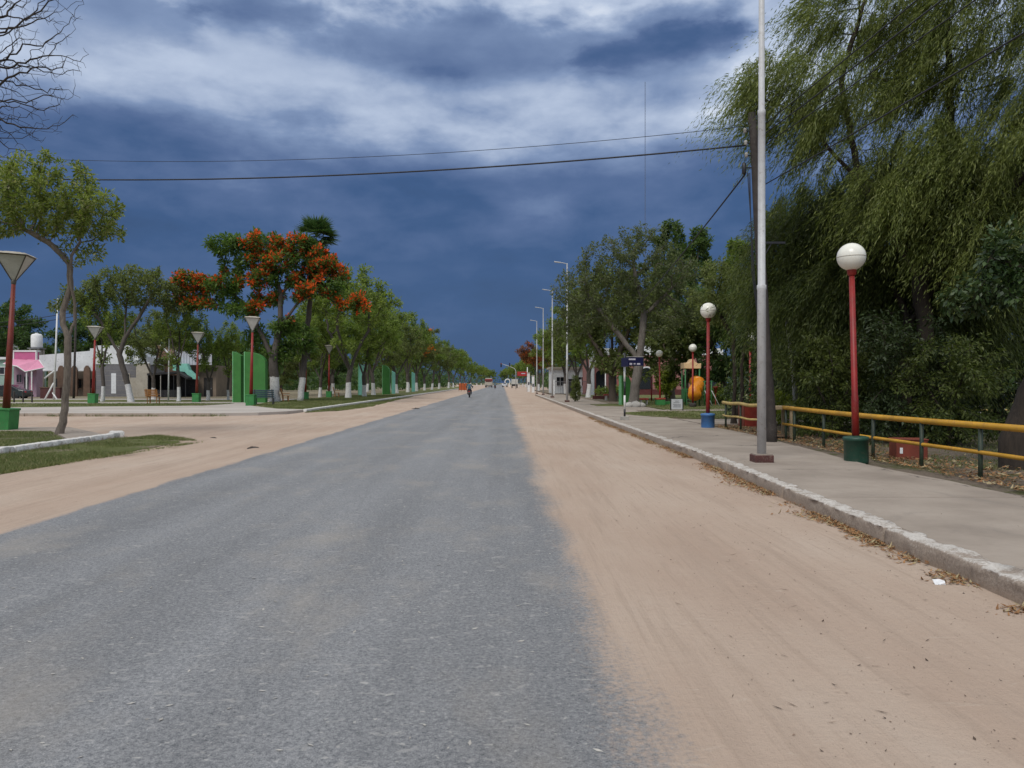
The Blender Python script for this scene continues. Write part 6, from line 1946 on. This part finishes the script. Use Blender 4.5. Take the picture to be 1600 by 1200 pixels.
def skin_body(name, pts, edges, rad, zsplit, loc, rotz, label, group=None):
    me = bpy.data.meshes.new(name)
    me.from_pydata(pts, edges, [])
    o = link(name, me, None, loc, rotz)
    sm = o.modifiers.new('skin', 'SKIN')
    sm.use_smooth_shade = True
    sv = me.skin_vertices[0].data
    for k, r in enumerate(rad):
        sv[k].radius = (r, r)
        sv[k].use_root = (k == 0)
    ss = o.modifiers.new('sub', 'SUBSURF')
    ss.levels = ss.render_levels = 2
    dg = bpy.context.evaluated_depsgraph_get()
    ev = o.evaluated_get(dg)
    m2 = bpy.data.meshes.new_from_object(ev)
    o.modifiers.clear()
    o.data = m2
    for m in ('cloth_plum', 'cloth_teal', 'skin'):
        m2.materials.append(MATS[m])
    for p in m2.polygons:
        c = p.center
        p.material_index = 2 if (c.z > 1.44 or (abs(c.x) > 0.30 and c.z < 1.02 and c.y > 0.15)) else (1 if c.z > zsplit else 0)
        p.use_smooth = True
    return tag(o, label, 'person', group)


def rider(loc, label, rotz=0.0):
    pts = [(0, -0.22, 0.86), (0, -0.20, 1.05), (0, -0.14, 1.25), (0, -0.10, 1.40), (0, -0.07, 1.47), (0, -0.04, 1.58), (0, -0.03, 1.68),
           (-0.12, -0.18, 0.84), (-0.19, 0.20, 0.78), (-0.19, 0.10, 0.40), (-0.19, 0.24, 0.34),
           (0.12, -0.18, 0.84), (0.19, 0.20, 0.78), (0.19, 0.10, 0.40), (0.19, 0.24, 0.34),
           (-0.19, -0.11, 1.36), (-0.31, 0.0, 1.13), (-0.34, 0.22, 1.05), (-0.33, 0.33, 1.05),
           (0.19, -0.11, 1.36), (0.31, 0.0, 1.13), (0.34, 0.22, 1.05), (0.33, 0.33, 1.05)]
    ed = [(0, 1), (1, 2), (2, 3), (3, 4), (4, 5), (5, 6), (0, 7), (7, 8), (8, 9), (9, 10), (0, 11), (11, 12), (12, 13), (13, 14), (3, 15), (15, 16), (16, 17), (17, 18), (3, 19), (19, 20), (20, 21), (21, 22)]
    rad = [0.16, 0.15, 0.16, 0.12, 0.06, 0.085, 0.085, 0.10, 0.075, 0.05, 0.045, 0.10, 0.075, 0.05, 0.045, 0.07, 0.052, 0.04, 0.042, 0.07, 0.052, 0.04, 0.042]
    p = skin_body('person', pts, ed, rad, 0.93, loc, rotz, label)
    part('hair', MB().sphere((0, -0.06, 1.66), 0.118, 16, 10, 0, (0.92, 1.05, 1.05)), 'hair', p, True)
    return p


MX, MY = X_at(733.5, 85), 85
motorcycle((MX, MY, 0.01), 'dark maroon motorcycle riding away along the left lane')
rider((MX, MY, 0.01), 'person in teal top and dark trousers riding the maroon motorcycle away')
MX2, MY2 = X_at(773.5, 195), 195
motorcycle((MX2, MY2, 0.01), 'tiny distant motorcycle in the middle of the road')
rider((MX2, MY2, 0.01), 'tiny distant person riding in the middle of the road')


def car(loc, label, paint_, rotz=0.0):
    t = thing('parked_car', label, 'car', loc, rotz)
    side = [(-2.05, 0.35), (-2.05, 0.72), (-1.95, 0.86), (-1.1, 0.95), (-0.55, 1.42), (0.75, 1.45), (1.55, 1.0), (2.0, 0.92), (2.1, 0.65), (2.05, 0.32)]
    part('body', MB().prism(side, -0.82, 0.82, axis='y'), paint_, t, bevel=0.07)
    part('windows', MB().prism([(-0.95, 0.98), (-0.5, 1.36), (0.70, 1.38), (1.32, 1.0)], -0.832, 0.832, axis='y'), 'dark_glass', t)
    part('rear_window', MB().add([(1.50, -0.62, 1.05), (1.50, 0.62, 1.05), (0.86, 0.58, 1.41), (0.86, -0.58, 1.41)], [(0, 1, 2, 3)]), 'dark_glass', t)
    part('windscreen', MB().add([(-1.13, -0.65, 0.97), (-0.62, -0.6, 1.41), (-0.62, 0.6, 1.41), (-1.13, 0.65, 0.97)], [(0, 1, 2, 3)]), 'dark_glass', t)
    for x in (-1.3, 1.3):
        for y in (-0.76, 0.76):
            wheel(t, (x, y, 0.31), 0.31, 0.2, 'y')
    for y in (-0.6, 0.6):
        part('tail_light', MB().box((2.08, y, 0.78), (0.06, 0.26, 0.16)), 'lens_red', t, bevel=0.01)
        part('headlight', MB().box((-2.05, y, 0.7), (0.06, 0.3, 0.15)), 'chrome', t, bevel=0.01)
    part('bumper', MB().box((2.08, 0, 0.42), (0.12, 1.6, 0.16)).box((-2.07, 0, 0.42), (0.12, 1.6, 0.16)), 'black_metal', t, bevel=0.02)
    return t


car((X_at(8, 73), 73, -0.02), 'dark green car parked before the pink kiosk, half hidden by the lamp post', 'car_dark', R(6))
car((X_at(789, 290), 290, 0.0), 'small white car far down the road', 'car_white', R(84))

t = thing('truck', 'pale boxy truck parked far down on the right shoulder', 'truck', (X_at(804, 236), 236, 0))
part('cargo_box', MB().box((0, 0.4, 1.9), (1.9, 3.6, 1.5)), 'truck_grey', t, bevel=0.04)
part('chassis', MB().box((0, 0.8, 0.75), (1.4, 4.8, 0.3)), 'black_metal', t)
part('cab', MB().box((0, 3.0, 1.35), (1.8, 1.4, 1.5)), 'car_white', t, bevel=0.08)
part('tail_panel', MB().box((0, -1.42, 0.85), (1.8, 0.08, 0.5)), 'rubber', t)
for x in (-0.75, 0.75):
    for y in (-0.6, 2.8):
        wheel(t, (x, y, 0.42), 0.42, 0.26)
t = thing('bus', 'red and cream bus coming along the left side of the far road', 'bus', (X_at(763.5, 262), 262, 0))
part('body', MB().box((0, 5, 1.35), (2.4, 10, 1.5)), 'bus_cream', t, bevel=0.06)
part('upper_body', MB().box((0, 5, 2.45), (2.36, 9.9, 0.75)), 'bus_red', t, bevel=0.05)
part('roof', MB().box((0, 5, 2.98), (2.2, 9.7, 0.34)), 'bus_cream', t, bevel=0.12)
part('windscreen', MB().box((0, -0.01, 2.2), (2.0, 0.05, 0.7)), 'plinth_red', t)
part('bumper', MB().box((0, -0.05, 0.48), (2.4, 0.2, 0.3)), 'black_metal', t)
for x in (-1.0, 1.0):
    for y in (1.4, 8.0):
        wheel(t, (x, y, 0.48), 0.48, 0.28)
    part('headlight', MB().box((x * 0.85, -0.03, 0.85), (0.3, 0.06, 0.2)), 'chrome', t)

t = thing('gateway_arch', 'small white arch over the road end', 'arch', (X_at(793, 330), 330, 0))
b = MB()
b.tube([(1.05 * math.cos(a), 0, 1.9 + 1.2 * math.sin(a)) for a in np.linspace(-0.9, 4.04, 18)], 0.22, 8)
part('ring', b, 'white_paint', t, True)
part('pier', MB().box((-0.75, 0, 0.5), (0.4, 0.4, 1.1)).box((0.75, 0, 0.5), (0.4, 0.4, 1.1)), 'white_paint', t)

t = thing('traffic_light', 'traffic light on a white arm reaching over the far road', 'traffic light', (X_at(806, 190), 190, 0))
part('pole', MB().tube([(0, 0, 0), (0, 0, 4.4), (-0.3, 0, 5.0), (-1.4, 0, 5.5), (-3.5, 0, 6.2)], [0.09, 0.08, 0.065, 0.055, 0.045], 10), 'galvanised', t, True)
hd = part('signal_head', MB().box((-3.55, 0, 5.85), (0.34, 0.3, 1.0)), 'black_metal', t, bevel=0.03)
for k, m in enumerate(('sign_red', 'black_metal', 'black_metal')):
    part('lens', MB().lathe([(0.1, -0.02), (0.11, 0.04)], 12, (-3.55, -0.16, 6.18 - 0.32 * k), rot=Matrix.Rotation(R(90), 3, 'X')), m, hd, True)
hd = part('signal_head', MB().box((-1.5, 0, 6.0), (0.3, 0.3, 0.8)), 'sign_navy', t, bevel=0.03)

t = thing('shop_sign', 'red hanging sign board on a post at the far right corner', 'sign', (X_at(824, 142), 142, 0))
part('post', MB().tube([(0, 0, -0.1), (0, 0, 4.4)], 0.08, 8), 'white_paint', t, True)
bd = part('board', MB().box((-0.95, -0.1, 3.2), (1.75, 0.14, 0.8)), 'sign_red', t, bevel=0.02)
part('lettering', MB().box((-0.75, -0.18, 3.25), (0.7, 0.01, 0.14)), 'sign_letter', bd)
for k, (px, Y, h, lab) in enumerate(((826, 138, 3.3, 'white pillar beside the red sign board'), (833, 128, 2.7, 'second white pillar nearer than the red sign board'))):
    t = thing('white_pillar', lab, 'pillar', (X_at(px, Y), Y, -0.02), 0, 'white pillars at the far corner')
    part('shaft', MB().box((0, 0, h / 2), (0.42, 0.42, h)), 'white_paint', t, bevel=0.02)
    part('cap', MB().box((0, 0, h + 0.06), (0.56, 0.56, 0.12)), 'wall_beige', t, bevel=0.02)
    part('notice', MB().box((0, -0.22, h * 0.45), (0.3, 0.01, 0.5)), 'letter_dark', t)

t = thing('orange_banner', 'orange fabric screen on posts at the left kerb behind the rider', 'banner', (X_at(717, 148), 148, 0.1))
for k in range(4):
    part('post', MB().tube([(k * 0.5, 0, -0.1), (k * 0.5, 0, 1.5)], 0.03, 6), 'post_dark', t)
for k in range(3):
    part('panel', MB().prism([(k * 0.5 + 0.03, 0.1), (k * 0.5 + 0.47, 0.1), (k * 0.5 + 0.47, 1.35), (k * 0.5 + 0.25, 1.45), (k * 0.5 + 0.03, 1.3)], -0.02, 0.02, axis='y'), 'orange_fabric', t)

# ------------------------------------------------------------------ small things on the ground
b = MB()
r3 = random.Random(4)
vs_ = [(r3.uniform(-0.05, 0.05), r3.uniform(-0.03, 0.03), r3.uniform(0, 0.04)) for _ in range(12)]
b.add([(-0.045, -0.02, 0.0), (0.03, -0.035, 0.004), (0.045, 0.02, 0.01), (-0.02, 0.03, 0.012), (0.0, 0.0, 0.042), (-0.05, 0.015, 0.035), (0.035, -0.01, 0.03)], [(0, 1, 6), (1, 2, 6), (2, 4, 6), (4, 0, 6), (2, 3, 4), (3, 5, 4), (5, 0, 4), (3, 0, 5)])
o = part('paper_scrap', b, 'paper', None)
o.location = (X_at(1468, 6.25), 6.25, 0.0)
tag(o, 'crumpled white paper scrap at the foot of the kerb', 'litter')


def clod(px, Y, s, lab):
    b = MB()
    b.sphere((0, 0, 0.03), 0.5, 12, 7, 0, (1.0, 0.5, 0.22))
    rr = random.Random(int(px))
    b.v = [(x * rr.uniform(0.7, 1.2), y * rr.uniform(0.7, 1.2), z * rr.uniform(0.6, 1.4)) for x, y, z in b.v]
    o = part('clod', b, 'post_dark', None)
    o.location = (X_at(px, Y), Y, -0.01)
    o.scale = (s, s, s)
    tag(o, lab, 'clod', 'dark clods on the sand')


clod(395, 19.2, 0.34, 'dark clod on the sand next to the asphalt edge')
clod(650, 48, 0.5, 'dark clod on the far sand shoulder before the plaza lawn')
clod(333, 22.8, 0.22, 'smallest dark clod in the mouth of the dirt side street')
clod(78, 21.8, 0.42, 'dark root clump on the lawn beside the crooked tree')

# far belt of trees closing the horizon
def belt(x0, x1, Y0, Y1, n, seed):
    r = np.random.default_rng(seed)
    m = 90
    cx, cy = r.uniform(x0, x1, m), r.uniform(Y0, Y1, m)
    ch = r.uniform(5, 10, m)
    i = r.integers(0, m, n)
    d = r.normal(size=(n, 3))
    d /= np.linalg.norm(d, axis=1)[:, None]
    rad = r.uniform(0.6, 1, n)[:, None]
    p = np.stack([cx[i], cy[i], ch[i] * 0.40], 1) + d * rad * np.stack([np.full(n, 6.0), np.full(n, 6.0), ch[i] * 0.58], 1)
    p[:, 2] = np.maximum(p[:, 2], 0.1)
    return leaf_quads(p, r.normal(size=(n, 3)), r.normal(size=(n, 3)) + np.array([0, 0, 0.8]), r.uniform(0.5, 1.1, n), r.uniform(0.3, 0.55, n))


stuff(link('treeline', np_mesh('treeline', np.concatenate([belt(-230, -34, 135, 210, 60000, 1), belt(24, 220, 112, 180, 60000, 2), belt(-75, -21, 150, 330, 30000, 5), belt(14, 45, 150, 330, 24000, 6), belt(-60, -4, 560, 640, 5000, 3), belt(3, 70, 560, 640, 5000, 4)]), 4, 'leaf_dark')), 'far belt of dark trees along the horizon', 'treeline')
